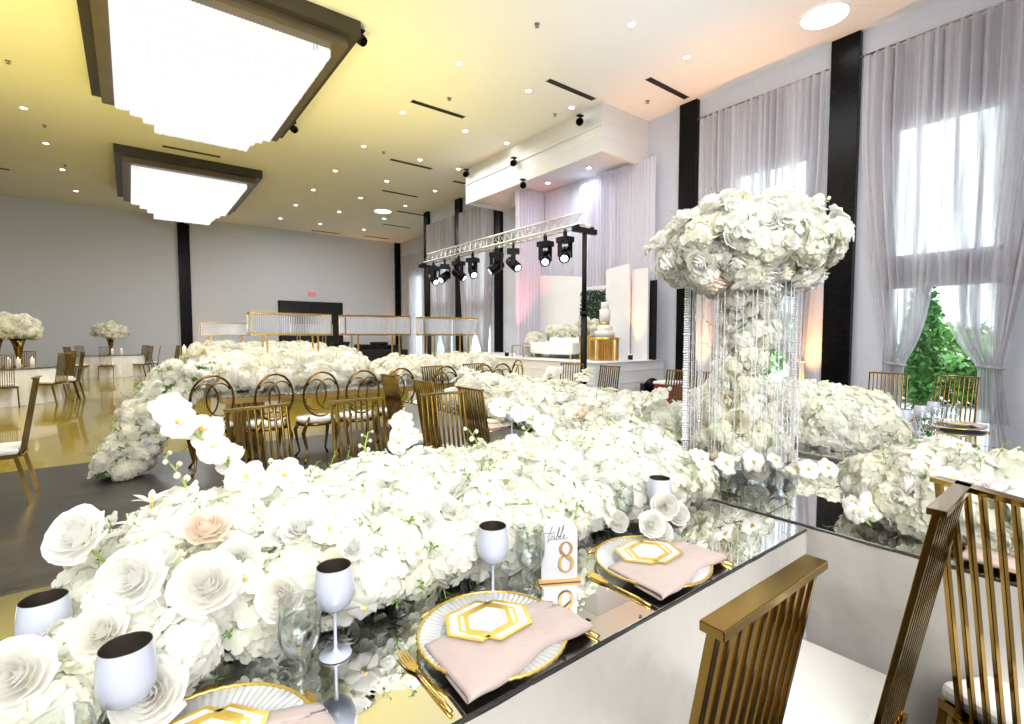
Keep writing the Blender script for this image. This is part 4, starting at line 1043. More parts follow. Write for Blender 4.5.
def oval_chair(label):
    t = thing('oval_back_chair', label, 'chair', (0, 0, 0), 0, 'gold oval back chairs')
    def el(cx, cz, rx, rz, a0, a1, n):
        return [(cx+rx*math.cos(a0+(a1-a0)*k/n), -.205-.14*(cz+rz*math.sin(a0+(a1-a0)*k/n)-.5), cz+rz*math.sin(a0+(a1-a0)*k/n)) for k in range(n+1)]
    b = MB(); b.tube(el(0, .775, .195, .255, 0, 2*PI, 40)[:-1], .0125, 8, closed=True); b.build('back_ring', M['gold_dark'], t)
    b = MB()
    b.tube(el(-.065, .775, .118, .175, 2.5, -2.5, 26), .0085, 7); b.tube(el(.065, .775, .118, .175, PI-2.5, PI+2.5, 26), .0085, 7)
    b.build('back_loops', M['gold_dark'], t)
    MB().lathe([(.19, .44), (.215, .45), (.22, .475), (.205, .50), (.001, .505)], 32, sx=1, sy=1).build('seat', M['cushion'], t)
    MB().lathe([(.205, .405), (.218, .41), (.218, .44), (.2, .445)], 32).build('seat_frame', M['gold_dark'], t)
    for sx in (-1, 1):
        MB().tube([(sx*.15, .14, .42), (sx*.19, .17, .33), (sx*.17, .16, .18), (sx*.15, .15, .07), (sx*.19, .19, .0)], [.02, .022, .015, .012, .014], 8).build('leg', M['gold_dark'], t)
        MB().tube([(sx*.12, -.19, .52), (sx*.16, -.19, .42), (sx*.19, -.18, .33), (sx*.16, -.2, .16), (sx*.17, -.23, .06), (sx*.21, -.28, 0)], [.012, .02, .022, .015, .012, .014], 8).build('leg', M['gold_dark'], t)
    return t
oc = oval_chair('gold oval back chair beside the cascading flowers, leftmost of its row'); oc.location = (.66, 6.2, 0)
OV = [((1.2, 6.05), .1, 'second gold oval back chair from the cascading flowers'), ((1.72, 6.05), 0, 'third gold oval back chair from the cascading flowers'),
      ((2.2, 6.0), -.05, 'fourth gold oval back chair from the cascading flowers'), ((2.74, 6.1), -.1, 'fifth gold oval back chair, behind the edge on slat chair'),
      ((3.38, 6.12), 0, 'gold oval back chair behind the left of the two slat chairs near the stage'), ((3.98, 6.12), .05, 'gold oval back chair between the two slat chairs near the stage'),
      ((4.35, 6.15), 0, 'lone gold oval back chair right of the slat chairs, in front of the stage'), ((5.0, 6.7), 1.4, 'gold oval back chair turned sideways at the end of the oval row')]
for (x, y), rz, l in OV: dup(oc, l, (x, y, 0), rz)

# ------------------------------------------------------------------ gold tables with flower runners and crystal canopies
def gold_table(label, x0, x1, y0, y1):
    t = thing('gold_table', label, 'table', ((x0+x1)/2, (y0+y1)/2, 0), 0, 'long gold edged tables'); hx, hy = (x1-x0)/2, (y1-y0)/2
    MB().box((0, 0, TZ-.005), (2*hx-.01, 2*hy-.01, .01)).build('mirror_top', M['mirror'], t)
    MB().ring(rect(hx, hy), rect(hx-.04, hy-.04), TZ-.075, TZ-.012).box((0, 0, TZ-.03), (2*hx-.06, 2*hy-.06, .02)).build('apron', M['gold_tbl'], t)
    for sx in (-1, 1):
        m = MB()
        for k in range(8): m.box((sx*(hx-.35)+.05*(k-3.5), 0, (TZ-.07)/2), (.014, .5, TZ-.07))
        m.build('leg', M['gold_tbl'], t)
    return t
gold_table('long gold edged mirror table lined with oval back chairs', .78, 5.2, 6.15, 7.9)
gold_table('farther gold edged table seen above the flowers near the back', .9, 4.2, 12.6, 14.2)
def far_arr(name, label, base, fn, seed, nh, hs, nr, rs, nf, fsz, nl=12, group='white floral table runners', rest=False, core='core', cn=16):
    t = new_arr(name, label, base, group)
    arrange(t, base, fn, seed, nh, hs, nr, rs, nf, fsz, nl, .12, hyd=HYDF, fill='far_hyd', cream=.3, blush=.05, rest=rest)
    tag(core_mb(fn, seed+1, int(nh*cn), hs*.5, .76, base[2]+.03 if rest else None).xf(Matrix.Translation(-Vector(base))).build('moss_base' if core == 'core' else 'greenery', M[core], t), kind='stuff')
    return t
bb = (1.7, 7.15, TZ); far_arr('flower_runner', 'tall white flower mass on the left half of the oval chair table', bb, runner_fn(((.7, 7.15, TZ+.02), (2.75, 7.15, TZ+.02)), .42, .39, bb), 31, 98, .12, 60, .06, 3200, .027, rest=True)
bb = (3.95, 7.1, TZ); far_arr('flower_runner', 'lower white flower mass on the right half of the oval chair table', bb, runner_fn(((2.85, 7.1, TZ+.02), (5.1, 7.1, TZ+.02)), .38, .29, bb), 33, 90, .10, 50, .055, 2600, .027, rest=True)
def casc_fn(rnd, k=1.):
    u = rnd.random(); a = rnd.uniform(0, 2*PI)
    c = Vector((.56-.64*u**.6+.05*math.sin(u*5), 6.75-.35*u, 1.06-1.0*u)); w = (.29-.09*u)*k*(1+.45*noise.noise(Vector((u*4, a, 3))))
    p = c+Vector((math.cos(a)*w, math.sin(a)*w, .18*math.sin(a*2)*w)); p.z = max(.05, p.z+ .12*math.cos(a*3)*w)
    return p, Vector((math.cos(a), math.sin(a), .35)).normalized()
far_arr('flower_cascade', 'white hydrangea cascade spilling from the table end to the dark floor', (.25, 6.5, 0), casc_fn, 35, 80, .085, 50, .045, 1500, .03, 70, 'floor flower cascades', core='leaf', cn=18)
bb = (2.4, 13.3, TZ); far_arr('flower_runner', 'white flower mass on the farther gold table near the back', bb, runner_fn(((1.0, 13.3, TZ+.02), (4.1, 13.3, TZ+.02)), .45, .40, bb), 37, 60, .15, 20, .08, 1000, .045, rest=True)
def canopy(label, x, y, L=1.0, D=.26):
    t = thing('crystal_canopy', label, 'centrepiece', (x, y, TZ), 0, 'gold framed crystal canopies')
    z0, z1 = .69, .965
    fr = MB()
    for z in (z0, z1):
        for yy in (-D/2, D/2): fr.box((0, yy, z), (L, .016, .022))
        for xx in (-L/2, L/2): fr.box((xx, 0, z), (.016, D, .022))
    for xx in (-L/2, L/2):
        for yy in (-D/2, D/2): fr.box((xx, yy, (z0+z1)/2), (.014, .014, z1-z0))
    fr.build('frame', M['gold_lt'], t)
    for xx in (-L*.32, L*.32):
        for yy in (-D/2, D/2): MB().box((xx, yy, z0/2), (.02, .02, z0)).build('leg', M['gold_lt'], t)
    rd = MB(); n = int(L/.022)
    for k in range(n):
        xx = -L/2+L*(k+.5)/n
        for yy in (-D/2, D/2): rd.box((xx, yy, (z0+z1)/2), (.008, .008, z1-z0-.03))
    m = int(D/.024)
    for k in range(m):
        yy = -D/2+D*(k+.5)/m
        for xx in (-L/2, L/2): rd.box((xx, yy, (z0+z1)/2), (.008, .008, z1-z0-.03))
    rd.build('crystal_fringe', M['bead'], t)
    return t
cn = canopy('gold framed crystal canopy nearest the camera, in front of the dark doorway', 1.73, 7.15)
dup(cn, 'gold framed crystal canopy second from the left on the oval chair table', (2.93, 7.15, TZ)); dup(cn, 'gold framed crystal canopy at the right end of the oval chair table', (4.17, 7.15, TZ))
dup(cn, 'gold framed crystal canopy far left, on the farther gold table', (1.80, 13.4, TZ)); dup(cn, 'gold framed crystal canopy partly hidden behind the doorway canopy, far table', (3.75, 13.4, TZ))
# candles
cd = thing('pillar_candle', 'x', 'candle', (0, 0, 0), 0, 'ivory pillar candles')
MB().lathe([(.038, 0), (.038, .195), (.034, .2), (.02, .194), (.001, .19)], 20).build('wax', M['candle'], cd)
MB().lathe([(.001, .2), (.007, .212), (.004, .225), (.001, .235)], 8).build('flame', M['flame'], cd)
CD = [((.95, 6.5), .12, 'in a gap of the flowers beside the second oval chair'), ((1.2, 6.42), .03, 'left of the gap in the flowers on the oval chair table'), ((1.52, 6.42), .06, 'right of the gap in the flowers on the oval chair table'),
      ((.92, 12.75), .25, 'on the left end of the farther gold table'), ((1.35, 12.72), .2, 'on the farther gold table under the far left canopy'), ((2.05, 12.72), .3, 'on the farther gold table right of the far left canopy'), ((2.5, 12.72), .25, 'on the farther gold table behind the second oval chair'),
      ((3.1, 6.5), .1, 'on the oval chair table under the second canopy'), ((3.55, 6.5), .12, 'on the oval chair table between the canopies'), ((4.4, 6.5), .1, 'on the oval chair table under the right canopy')]
hold = thing('candle_holder', 'x', 'candle holder', (0, 0, 0), 0, 'glass candle holders')
MB().lathe([(.05, 0), (.05, .01), (.012, .02), (.012, .99), (.04, 1.), (.001, 1.)], 16).build('stand', M['acryl'], hold)
for i, ((x, y), dz, l) in enumerate(CD):
    if i == 0: c, h = cd, hold; c['label'] = 'lit ivory pillar candle '+l; h['label'] = 'clear riser under candle '+l.replace('the gap in the flowers', 'the flower gap')
    else: c = dup(cd, 'lit ivory pillar candle '+l, (0, 0, 0)); h = dup(hold, 'clear riser under candle '+l.replace('the gap in the flowers', 'the flower gap'), (0, 0, 0))
    c.location = (x, y, TZ+dz); h.location = (x, y, TZ); h.scale = (1, 1, dz)

# ------------------------------------------------------------------ round tables at the left
def round_table(lab, x, y, r, seed):
    t = thing('round_table', 'round banquet table under a pleated white cloth, '+lab, 'table', (x, y, 0), 0, 'round banquet tables')
    MB().lathe([(r-.02, .72), (r-.02, .745), (.001, .745)], 40).build('table_top', M['wood'], t)
    MB().lathe([(.3, 0), (.3, .03), (.05, .06), (.05, .72)], 20).build('pedestal', M['steel'], t)
    m = MB()
    def fn(u, v):
        a = 2*PI*u; rr = r+.035*(1-v)*math.sin(a*26+math.sin(a*5))+.06*(1-v); return (rr*math.cos(a), rr*math.sin(a), .004+.748*v)
    m.grid(fn, 156, 8, closed_u=True); m.lathe([(r, .752), (.001, .753)], 60)
    c = m.build('tablecloth', M['white_cloth'], None, (x, y, 0)); tag(c, 'white floor length cloth on the round table, '+lab, 'tablecloth', 'white round tablecloths')
    g = thing('glass_tabletop', 'dark edged glass top on the round table, '+lab, 'tabletop', (x, y, .755), 0, 'round glass tops')
    MB().lathe([(r+.03, 0), (r+.035, .006), (r+.03, .012), (.001, .012)], 60).build('mirror', M['mirror'], g); MB().shell([(r+.032, -.004), (r+.037, .003), (r+.032, .0125)], 60).build('edge', M['mirror_edge'], g)
R1 = (-2.35, 15.1, 1.0); R2 = (-.55, 23.0, .95)
round_table('at the left edge of the picture', *R1, 1); round_table('far back against the back wall', *R2, 2)
def chairs_round(R, angs, labs):
    for a, l in zip(angs, labs):
        a = math.radians(a); d = R[2]+.18; x = R[0]+d*math.cos(a); y = R[1]+d*math.sin(a)
        dup(sc, l, (x, y, 0), a+PI/2)
chairs_round(R1, [-115, -75, -35, -8, 35, 75, 110], ['bronze slat chair at the near side of the left round table, cut by the frame', 'bronze slat chair in front of the left round table', 'bronze slat chair with white seat at the right front of the left round table',
    'bronze slat chair seen from the side at the right of the left round table', 'bronze slat chair right behind the left round table', 'bronze slat chair behind the left round table below the flowers', 'bronze slat chair far behind the left round table'])
chairs_round(R2, [-140, -95, -40, 0, 45, 130], ['far slat chair left of the table against the back wall', 'far slat chair with its back to us at the back wall table', 'far slat chair turned at the right front of the back wall table', 'far slat chair at the right of the back wall table',
    'far slat chair behind the back wall table, right of the vase', 'far slat chair behind the back wall table, left of the vase'])
dup(sc, 'far slat chair alone beside the cascading flowers near the back wall', (1.15, 22.5, 0), PI/2+.4); dup(sc, 'slat chair with white seat beside the left edge of the cascade, far off', (.75, 16.5, 0), -PI/2)
vs_ = thing('trumpet_vase', 'x', 'vase', (0, 0, 0), 0, 'tall bronze trumpet vases')
MB().lathe([(.11, 0), (.115, .015), (.05, .06), (.045, .2), (.09, .5), (.14, .62), (.13, .62), (.04, .3), (.001, .28)], 24).build('body', M['gold_dark'], vs_)
VS = [((-2.85, 14.9), 'bronze trumpet vase at the left frame edge on the round table', 'white flowers in the vase at the left frame edge'), ((-2.3, 15.3), 'bronze trumpet vase in the middle of the left round table', 'white flowers in the middle vase of the left round table'),
      ((-1.9, 14.9), 'bronze trumpet vase at the right of the left round table', 'white flowers in the right hand vase of the left round table'), ((-.55, 23.0), 'bronze trumpet vase on the table against the back wall', 'white flowers in the vase against the back wall')]
for i, ((x, y), lv, lf_) in enumerate(VS):
    zt = .767
    if i == 0: vs_.location = (x, y, zt); vs_['label'] = lv
    else: dup(vs_, lv, (x, y, zt))
    base = (x, y, zt+.6); s_ = 1. if i < 3 else 1.15
    far_arr('flower_bouquet', lf_, base, ell_fn((x, y, zt+.83), ((.31 if i < 3 else .38)*s_, (.31 if i < 3 else .38)*s_, .25*s_), -.6, .55), 50+i*3, 34, .11, 20, .06, 500, .045, 8, 'bouquets in trumpet vases')
for i, (x, y, z) in enumerate([(-2.0, 14.45, 0), (-1.85, 14.4, .0), (-1.65, 14.5, 0), (-.5, 22.4, 0), (-.25, 22.45, 0)]):
    dup(cd, ['candle at the near side of the left round table, left one', 'candle at the near side of the left round table, right one', 'candle beside the glasses on the left round table', 'candle at the near side of the back wall table, left one', 'candle at the near side of the back wall table, right one'][i], (x, y, .768))

# stage flowers
far_arr('flower_garland', 'white floral garland along the back of the sofa on the stage', (9.0, 9.2, ZS), runner_fn(((9.0, 10.2, ZS+.40), (9.0, 8.25, ZS+.36)), .15, .42, 0), 61, 50, .085, 24, .045, 1100, .035, 26, 'stage florals', core='leaf')
far_arr('flower_garland', 'white floral fall over the far arm of the sofa on the stage', (8.6, 10.05, ZS), ell_fn((8.55, 10.05, ZS+.32), (.26, .28, .3)), 63, 22, .10, 10, .05, 350, .035, 14, 'stage florals', core='leaf')
far_arr('flower_ball', 'white flower ball on the gold pedestal', (8.4, 8.1, ZS+.57), ell_fn((8.4, 8.1, ZS+.77), (.16, .16, .17)), 65, 14, .075, 8, .045, 120, .03, 4, 'stage florals')
far_arr('flower_ball', 'white flower cluster at the left of the wedding cake', (8.35, 7.75, ZS+.51), ell_fn((8.35, 7.76, ZS+.72), (.07, .07, .2)), 67, 10, .06, 6, .04, 60, .03, 3, 'stage florals')

# ------------------------------------------------------------------ tableware
TT = TZ+.001
gb = thing('wine_goblet', 'x', 'goblet', (0, 0, 0), 0, 'pale blue wine goblets'); gb.scale = (.92, .92, .98)
MB().shell([(.006, .098), (.02, .101), (.036, .113), (.043, .135), (.0435, .155), (.040, .180), (.0375, .195)], 32).build('bowl', M['blue_gob'], gb)
MB().shell([(.0368, .195), (.039, .180), (.042, .155), (.0415, .136), (.034, .116), (.001, .106)], 32).shell([(.0375, .195), (.0372, .1958), (.0368, .195)], 32).build('inner_lining', M['gob_in'], gb)
MB().shell([(.006, .100), (.0042, .085), (.0038, .05), (.0042, .015), (.009, .006), (.034, .003), (.036, .0015), (.035, 0), (.001, 0)], 28).build('stem', M['blue_gob'], gb)
wg = thing('water_goblet', 'x', 'goblet', (0, 0, 0), 0, 'clear glass water goblets')
MB().shell([(.001, 0), (.035, 0), (.036, .003), (.02, .010), (.009, .022), (.013, .034), (.009, .046), (.010, .056), (.022, .066), (.034, .084), (.0395, .108), (.039, .135), (.0355, .165), (.0345, .172),
            (.0335, .172), (.0345, .164), (.0375, .135), (.0375, .108), (.032, .086), (.020, .072), (.001, .066)], 32).build('glass', M['glass'], wg)
MB().lathe([(.001, .068), (.019, .0735), (.0312, .087), (.0367, .108), (.0368, .132), (.001, .132)], 28).build('water', M['water'], wg)
GB = [((.71, 1.0), 'pale blue goblet left of the table eight sign'), ((.322, 1.025), 'pale blue goblet left of the first full place setting, in front of the flowers'), ((-.02, .955), 'pale blue goblet close to the camera at lower left, over the roses'),
      ((-.14, 1.22), 'pale blue goblet sunk in flowers at the far lower left'), ((1.40, 1.0), 'pale blue goblet behind white roses right of the second place setting'), ((2.02, 2.62), 'pale blue goblet far off amid the flowers beyond table eight'),
      ((4.0, .98), 'pale blue goblet left of the glasses on the table by the window'), ((4.33, .97), 'pale blue goblet in the middle of the glasses on the table by the window'), ((4.66, .97), 'pale blue goblet below the slat chair by the bright window')]
for i, ((x, y), l) in enumerate(GB):
    if i == 0: gb.location = (x, y, TT); gb['label'] = l
    else: dup(gb, l, (x, y, TT))
WG = [((.81, .972), 'clear water goblet right behind the first plate, touching the table eight sign'), ((.238, .972), 'clear water goblet at the lower left, left of the pale blue goblet'), ((-.088, .845), 'clear water goblet cut by the bottom left of the picture'),
      ((-.235, 1.18), 'clear water goblet at the left frame edge behind the sunken blue goblet'), ((1.30, 1.075), 'clear water goblet half hidden behind roses right of the second plate'), ((4.12, .9), 'clear glass nearest on the table by the window'), ((4.45, .9), 'clear glass right of the blue goblets by the window'), ((4.75, .88), 'clear glass below the bright slat chair by the window')]
for i, ((x, y), l) in enumerate(WG):
    if i == 0: wg.location = (x, y, TT); wg['label'] = l
    else: dup(wg, l, (x, y, TT))

def charger_thing(label):
    t = thing('charger_plate', label, 'plate', (0, 0, 0), 0, 'ribbed glass charger plates')
    n = 144; m = MB(); prof = [(.02, .006, 0), (.095, .006, 0), (.105, .010, 0), (.115, .016, 1), (.159, .020, 1)]
    vs = []
    for r, z, rb in prof:
        for k in range(n):
            a = 2*PI*k/n; vs.append((r*math.cos(a), r*math.sin(a), z+rb*.0012*(1 if k % 2 else -1)))
    m.add(vs, [(i*n+k, i*n+(k+1) % n, (i+1)*n+(k+1) % n, (i+1)*n+k) for i in range(len(prof)-1) for k in range(n)])
    m.add([(.02*math.cos(2*PI*k/24), .02*math.sin(2*PI*k/24), .006) for k in range(24)], [tuple(range(24))])
    m.shell([(.095, .0), (.155, .014)], 72)
    m.build('plate', M['charger'], t)
    rm = MB(); q = 108
    pts = [((.1625+.0012*math.cos(k*PI))*math.cos(2*PI*k/q), (.1625+.0012*math.cos(k*PI))*math.sin(2*PI*k/q), .0205) for k in range(q)]
    rm.tube(pts, .0036, 6, closed=True); rm.build('rim', M['gold_foil'], t)
    return t
def hexa(cx, cy, a, b, c):
    """elongated octagon-like hexagon: half width a, half height b, flat half c"""
    return [(cx-c, cy-b), (cx+c, cy-b), (cx+a, cy), (cx+c, cy+b), (cx-c, cy+b), (cx-a, cy)]
def card_thing(label):
    t = thing('menu_card', label, 'card', (0, 0, 0), 0, 'gold hexagon menu cards'); t.scale = (1.14, 1.3, 1)
    m = MB()
    for dx, dy in ((-.014, .009), (.014, -.009)): m.prism(hexa(dx, dy, .073, .048, .038), 0, .003)
    m.build('card', M['card'], t)
    g = MB()
    for dx, dy in ((-.014, .009), (.014, -.009)):
        g.ring(hexa(dx, dy, .075, .050, .040), hexa(dx, dy, .067, .0445, .0355), .0012, .0042)
        g.ring(hexa(dx*.45, dy*.45, .060, .039, .031), hexa(dx*.45, dy*.45, .054, .0345, .0275), .0012, .0044)
    g.ring(hexa(0, 0, .055, .0355, .0285), hexa(0, 0, .0485, .031, .0245), .0012, .0046)
    g.build('gold_pattern', M['gold_foil'], t)
    return t
def napkin_thing(label):
    t = thing('napkin', label, 'napkin', (0, 0, 0), 0, 'blush napkins under the cards')
    W = .335; prof = []
    for k in range(13): u = k/12; prof.append((.050-.150*u, .0))
    for k in range(1, 9): a = PI*k/8; prof.append((-.100-.011*math.sin(a), -.011+.011*math.cos(a)))
    for k in range(1, 6): prof.append((-.100+.016*k, -.022+.001*k))
    m = MB()
    def fn(u, v):
        i = min(len(prof)-1, int(round(v*(len(prof)-1)))); y, dz = prof[i]; x = (u-.5)*W
        ins = min(1, max(0, (abs(x)-.118)/.05))
        zt = .036-.012*ins*ins                              # lies on the plate, droops past its rim
        wv = .010*math.sin(x*26+1)+.012*noise.noise(Vector((x*11, 1.2, 4)))
        sk = -.030*(.5-u) if i > 3 else .02*(.5-u)
        return (x+.10*(y+.02)*(.5-u), y+wv*(1 if i < 5 else .7)+sk, max(.0025, zt+dz*(1-.3*ins)+.0022*noise.noise(Vector((x*22, y*22, 2)))))
    m.grid(fn, 40, len(prof)-1)
    o = m.build('cloth', M['napkin'], t)
    sd = o.modifiers.new('solid', 'SOLIDIFY'); sd.thickness = .002; sd.offset = 1
    return t
def fork_thing(label):
    t = thing('fork', label, 'cutlery', (0, 0, 0), 0, 'gold forks')
    m = MB(); m.tube([(0, -.105, .004), (0, -.06, .006), (0, .0, .006), (0, .035, .004)], [.0045, .0042, .003, .003], 8, sy=.6)
    m.prism([(-.003, .03), (.003, .03), (.011, .052), (.011, .064), (-.011, .064), (-.011, .052)], .003, .0055)
    for k in range(4): m.bar((-.0092+.0061*k, .062, .0042), (-.0092+.0061*k, .105, .007), .0032, .002)
    m.build('body', M['gold_lt'], t); return t
def knife_thing(label):
    t = thing('knife', label, 'cutlery', (0, 0, 0), 0, 'gold knives')
    MB().tube([(0, -.115, .005), (0, -.06, .006), (0, .0, .005)], [.0055, .005, .0042], 8, sy=.7).build('handle', M['gold_lt'], t)
    MB().prism([(-.004, -.002), (.004, -.002), (.009, .03), (.009, .085), (.003, .112), (-.004, .10)], .003, .0052).build('blade', M['gold_lt'], t); return t
def spoon_thing(label):
    t = thing('dessert_spoon', label, 'cutlery', (0, 0, 0), 0, 'gold dessert spoons')
    m = MB(); m.tube([(0, -.09, .004), (0, -.04, .006), (0, .04, .004)], [.0042, .0035, .0025], 8, sy=.6)
    m.build('handle', M['gold_lt'], t)
    MB().lathe([(.001, .0015), (.010, .003), (.0135, .006), (.0125, .0065), (.008, .004), (.001, .003)], 16, (0, .062, 0), sx=1, sy=1.6).xf(Matrix.Translation((0, -.037, 0))).build('bowl', M['gold_lt'], t); return t
proto = {}
def setting(cx, cy, where, z=TT, rz=0, fork=True, napkin=True, card=True, spoon=True, knife=True):
    R_ = Matrix.Rotation(rz, 3, 'Z')
    def at(x, y, dz=0): v = R_ @ Vector((x, y, 0)); return (cx+v.x, cy+v.y, z+dz)
    def put(key, mk, lab, loc, r):
        if key not in proto: o = mk(lab); o.location = loc; o.rotation_euler.z = r; proto[key] = o
        else: dup(proto[key], lab, loc, r)
    put('ch', charger_thing, 'gold rimmed ribbed glass charger plate '+where, at(0, 0), rz)
    if napkin: put('np', napkin_thing, 'folded blush napkin over the charger '+where, at(.015, -.025, 0), rz)
    if card: put('cd', card_thing, 'white menu card with gold hexagon outlines '+where, at(-.005, .01, .0385), rz+.10)
    if fork: put('fk', fork_thing, 'gold fork left of the plate '+where, at(-.185, -.03), rz)
    if knife: put('kn', knife_thing, 'gold knife right of the plate '+where, at(.178, -.03), rz+.06)
    if spoon: put('sp', spoon_thing, 'gold dessert spoon behind the plate '+where, at(.0, .185), rz-PI/2+.18)
setting(.615, .868, 'in front of the table eight sign')
setting(1.185, .868, 'right of the table eight sign')
setting(.068, .868, 'cut by the bottom edge of the picture', napkin=True)
setting(-.48, .868, 'at the far lower left corner')
setting(2.06, .17, 'behind the gold slat chair at the right edge', rz=-PI/2)
setting(2.10, 2.98, 'beyond table eight beside the side on slat chair', TT, -PI/2, spoon=False)
setting(4.72, .86, 'on the grey table by the window', TT, PI/2, spoon=False)
setting(4.98, 1.35, 'on the grey table under the left window chair', TT, PI/2, spoon=False)

# sign
sg = thing('table_sign', 'arched frosted white table sign with script word and gold number eight', 'table sign', (.908, .966, TT), math.atan2(-.058, .102))
MB().box((0, 0, .0035), (.118, .018, .007)).build('base', M['wood'], sg, bevel=.001)
w2 = .05; hh = .180; pts = [(-w2, .006), (w2, .006)]
for k in range(17):
    a = PI*k/16; pts.append((w2*math.cos(a), hh-w2+w2*math.sin(a)))
Rx = Matrix.Rotation(PI/2, 4, 'X')
pl_ = MB().prism(pts, -.002, .002).xf(Rx).build('panel', M['frost'], sg)
# number 8 in a thick and thin serif style
def elp(cx, cy, rx, ry, n=40): return [(cx+rx*math.cos(2*PI*k/n), cy+ry*math.sin(2*PI*k/n)) for k in range(n)]
nb = MB(); nb.ring(elp(.018, .092, .0185, .0195), elp(.018, .092, .0115, .0172), 0, .002); nb.ring(elp(.018, .0505, .0215, .0245), elp(.018, .0505, .0135, .0220), 0, .002)
nb.bar((.004, .085, .001), (.030, .060, .001), .006, .002)
nb.xf(Matrix.Translation((0, -.0042, 0)) @ Rx).build('number', M['goldnum'], sg)
# script word 'table'
def stroke(mb, pts, r=.0007):
    P = [Vector((x, y, 0)) for x, y in pts]; out = []
    for i in range(len(P)-1):
        p0 = P[max(i-1, 0)]; p1 = P[i]; p2 = P[i+1]; p3 = P[min(i+2, len(P)-1)]
        for k in range(6):
            f = k/6; out.append(.5*((2*p1)+(p2-p0)*f+(2*p0-5*p1+4*p2-p3)*f*f+(3*p1-p0-3*p2+p3)*f**3))
    out.append(P[-1]); mb.tube(out, r, 5)
wd = MB(); k_ = .001
def S_(pts): stroke(wd, [((x-24)*k_*1.25-.004, (y)*k_*1.15+.116) for x, y in pts])
S_([(11, 34), (7, 20), (3, 6), (1, -4), (3, 0), (8, 4)])                 # t
S_([(-10, 15), (-2, 18), (8, 17), (18, 20)])                              # bar of t
S_([(16, 11), (11, 10), (8, 4), (11, 1), (16, 9), (16, 2), (20, 3)])      # a
S_([(20, 3), (26, 22), (28, 31), (25, 26), (21, 4), (25, 2), (28, 8), (24, 10), (27, 6)])  # b
S_([(27, 6), (33, 20), (37, 35), (34, 29), (29, 5), (33, 2)])             # l
S_([(33, 2), (37, 8), (39, 11), (36, 11), (35, 4), (39, 2), (45, 6)])     # e
wd.xf(Matrix.Translation((0, -.003, 0)) @ Rx).build('script_lettering', M['ink'], sg)

# ------------------------------------------------------------------ lights
def light(kind, name, loc, energy, col=(1, 1, 1), aim=None, **kw):
    l = bpy.data.lights.new(name, kind); l.energy = energy; l.color = col
    for k, v in kw.items(): setattr(l, k, v)
    o = bpy.data.objects.new(name, l); COL.objects.link(o); o.location = loc
    if aim is not None: o.rotation_euler = (Vector(aim)-Vector(loc)).to_track_quat('-Z', 'Y').to_euler()
    return o
light('AREA', 'added_camera_fill', (-1.2, -2.6, 4.6), 300, (1, .985, .96), (1.0, 1.6, .8), shape='RECTANGLE', size=3.5, size_y=2.5)  # large soft lamp added behind the camera, like bounced flash
light('AREA', 'added_camera_fill', (.6, -3.4, 2.4), 150, (1, .985, .96), (2.0, 1.6, 1.1), shape='RECTANGLE', size=3., size_y=2.)  # lower fill lamp added on the camera side to lift grey flower undersides
light('AREA', 'added_ceiling_fill', (-1.0, -2.0, 2.6), 170, (1, .98, .95), (0, 0, 6.5), shape='RECTANGLE', size=2.5, size_y=2.)  # unseen area lamp added behind the camera to brighten the ceiling
light('AREA', 'added_ceiling_fill', (6.3, 4.6, 2.9), 90, (1, .96, .92), (6.3, 4.8, 6.5), shape='RECTANGLE', size=3., size_y=3.)  # floating area lamp added to brighten the right part of the ceiling
for i, (x, y) in enumerate([(5.5, 4.5), (6.2, 12.), (-7.5, 9.), (-7.5, 17.), (6.0, 20.5), (1.5, 8.0), (1.5, 17.)]):
    light('AREA', 'ceiling_wash', (x, y, 6.3 if i < 5 else 5.3), [190, 180, 120, 150, 200, 260, 200][i], (1, .985, .97), (x, y, 0), shape='RECTANGLE', size=3.5 if i < 5 else 1.5, size_y=4. if i < 5 else 3.)
for x, y, z, tx, ty, e in ((-2.6, 7.5, 1.5, -1.5, 9.0, 900), (1.0, 5.6, 1.8, 1.2, 7.4, 420), (4.3, 9.3, 2.0, 4.0, 10., 420), (-2.6, 12., 1.5, -2., 12.5, 400)):
    light('SPOT', 'yellow_wash', (x, y, z), e, (1., .83, .22), (tx, ty, 6.5), spot_size=2.0, spot_blend=1., shadow_soft_size=.3)
light('SPOT', 'amber_beam', (9.13, 7.28, ZS+.18), 110, (1., .34, .03), (9.30, 7.28, 2.6), spot_size=.8, spot_blend=.8, shadow_soft_size=.03)
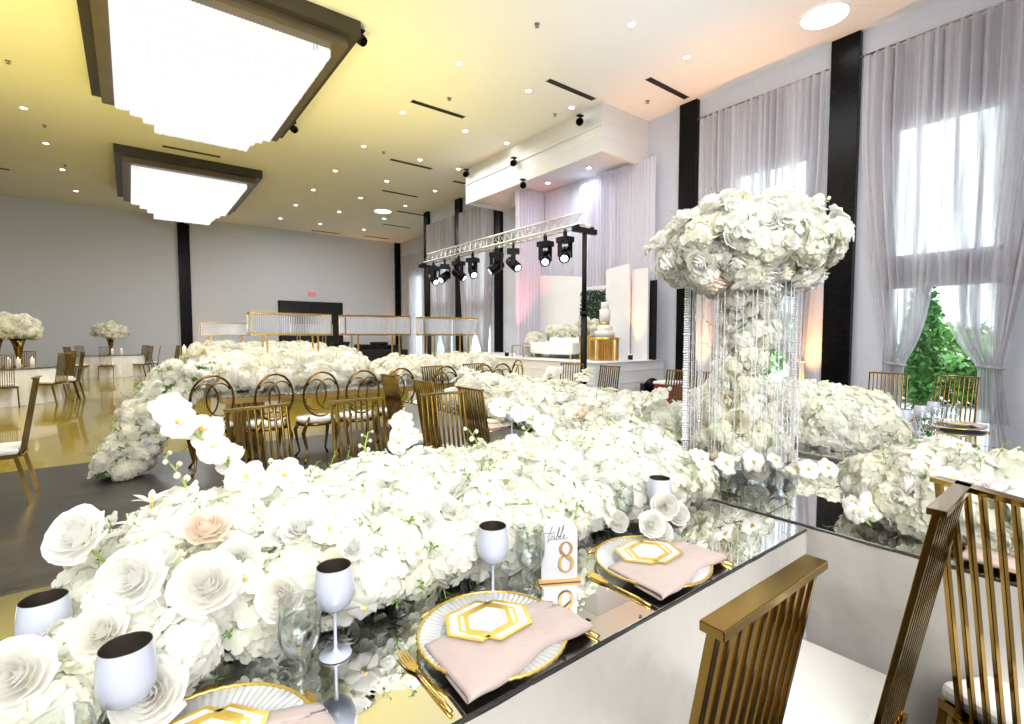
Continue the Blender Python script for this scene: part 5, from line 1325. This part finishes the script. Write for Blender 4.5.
for x, y, tx, ty, e in ((9.55, 3.78, 9.80, 3.9, 450), (9.55, 6.0, 9.75, 6.05, 450), (2.5, 25.1, 2.6, 25.4, 60), (9.55, .2, 9.8, .2, 150), (8.75, 25., 8.8, 25.4, 120), (11.3, 25., 11.4, 25.3, 200)):
    light('SPOT', 'amber_beam', (x, y, .25), e, (1., .42, .12), (tx, ty, 6.), spot_size=.9, spot_blend=.9, shadow_soft_size=.05)
light('SPOT', 'pink_beam', (8.2, 10.3, ZS+.2), 230, (1., .15, .2), (8.8, 10.75, 3.2), spot_size=.8, spot_blend=.9, shadow_soft_size=.05)
light('AREA', 'stage_wash', (8.65, 9.0, 5.35), 55, (.80, .85, 1.), (8.75, 9.0, 1.0), shape='RECTANGLE', size=.5, size_y=3.)
for y in (8.0, 10.4, 12.7): light('SPOT', 'soffit_spot', (7.9, y, 6.1), 1.6, (1, .96, .9), (8.25, y-.1, 5.9), spot_size=1.6, spot_blend=1, shadow_soft_size=.05)
light('SUN', 'sun', (20, 0, 12), 2.2, (1, .97, .92), (16, 4, 0), angle=.05)

w = bpy.data.worlds.new('sky'); S.world = w; w.use_nodes = True
bg = w.node_tree.nodes['Background']; bg.inputs[0].default_value = (.86, .94, 1., 1); bg.inputs[1].default_value = 3.2

# ------------------------------------------------------------------ camera
yaw, pitch = math.radians(37.65), math.radians(3.0)
cam = bpy.data.cameras.new('camera'); co = bpy.data.objects.new('camera', cam); COL.objects.link(co)
co.location = (0, 0, 1.44)
fwv = Vector((math.sin(yaw)*math.cos(pitch), math.cos(yaw)*math.cos(pitch), -math.sin(pitch)))
co.rotation_euler = fwv.to_track_quat('-Z', 'Y').to_euler()
cam.sensor_width = 36; cam.lens = 495/1024*36; cam.clip_start = .03; cam.clip_end = 200
S.camera = co
S.view_settings.view_transform = 'Standard'; S.view_settings.look = 'None'; S.view_settings.exposure = 0.17; S.view_settings.gamma = 1.0
S.cycles.max_bounces = 10; S.cycles.transparent_max_bounces = 16; S.cycles.sample_clamp_indirect = 6; S.cycles.caustics_reflective = False; S.cycles.caustics_refractive = False
S.cycles.use_denoising = True
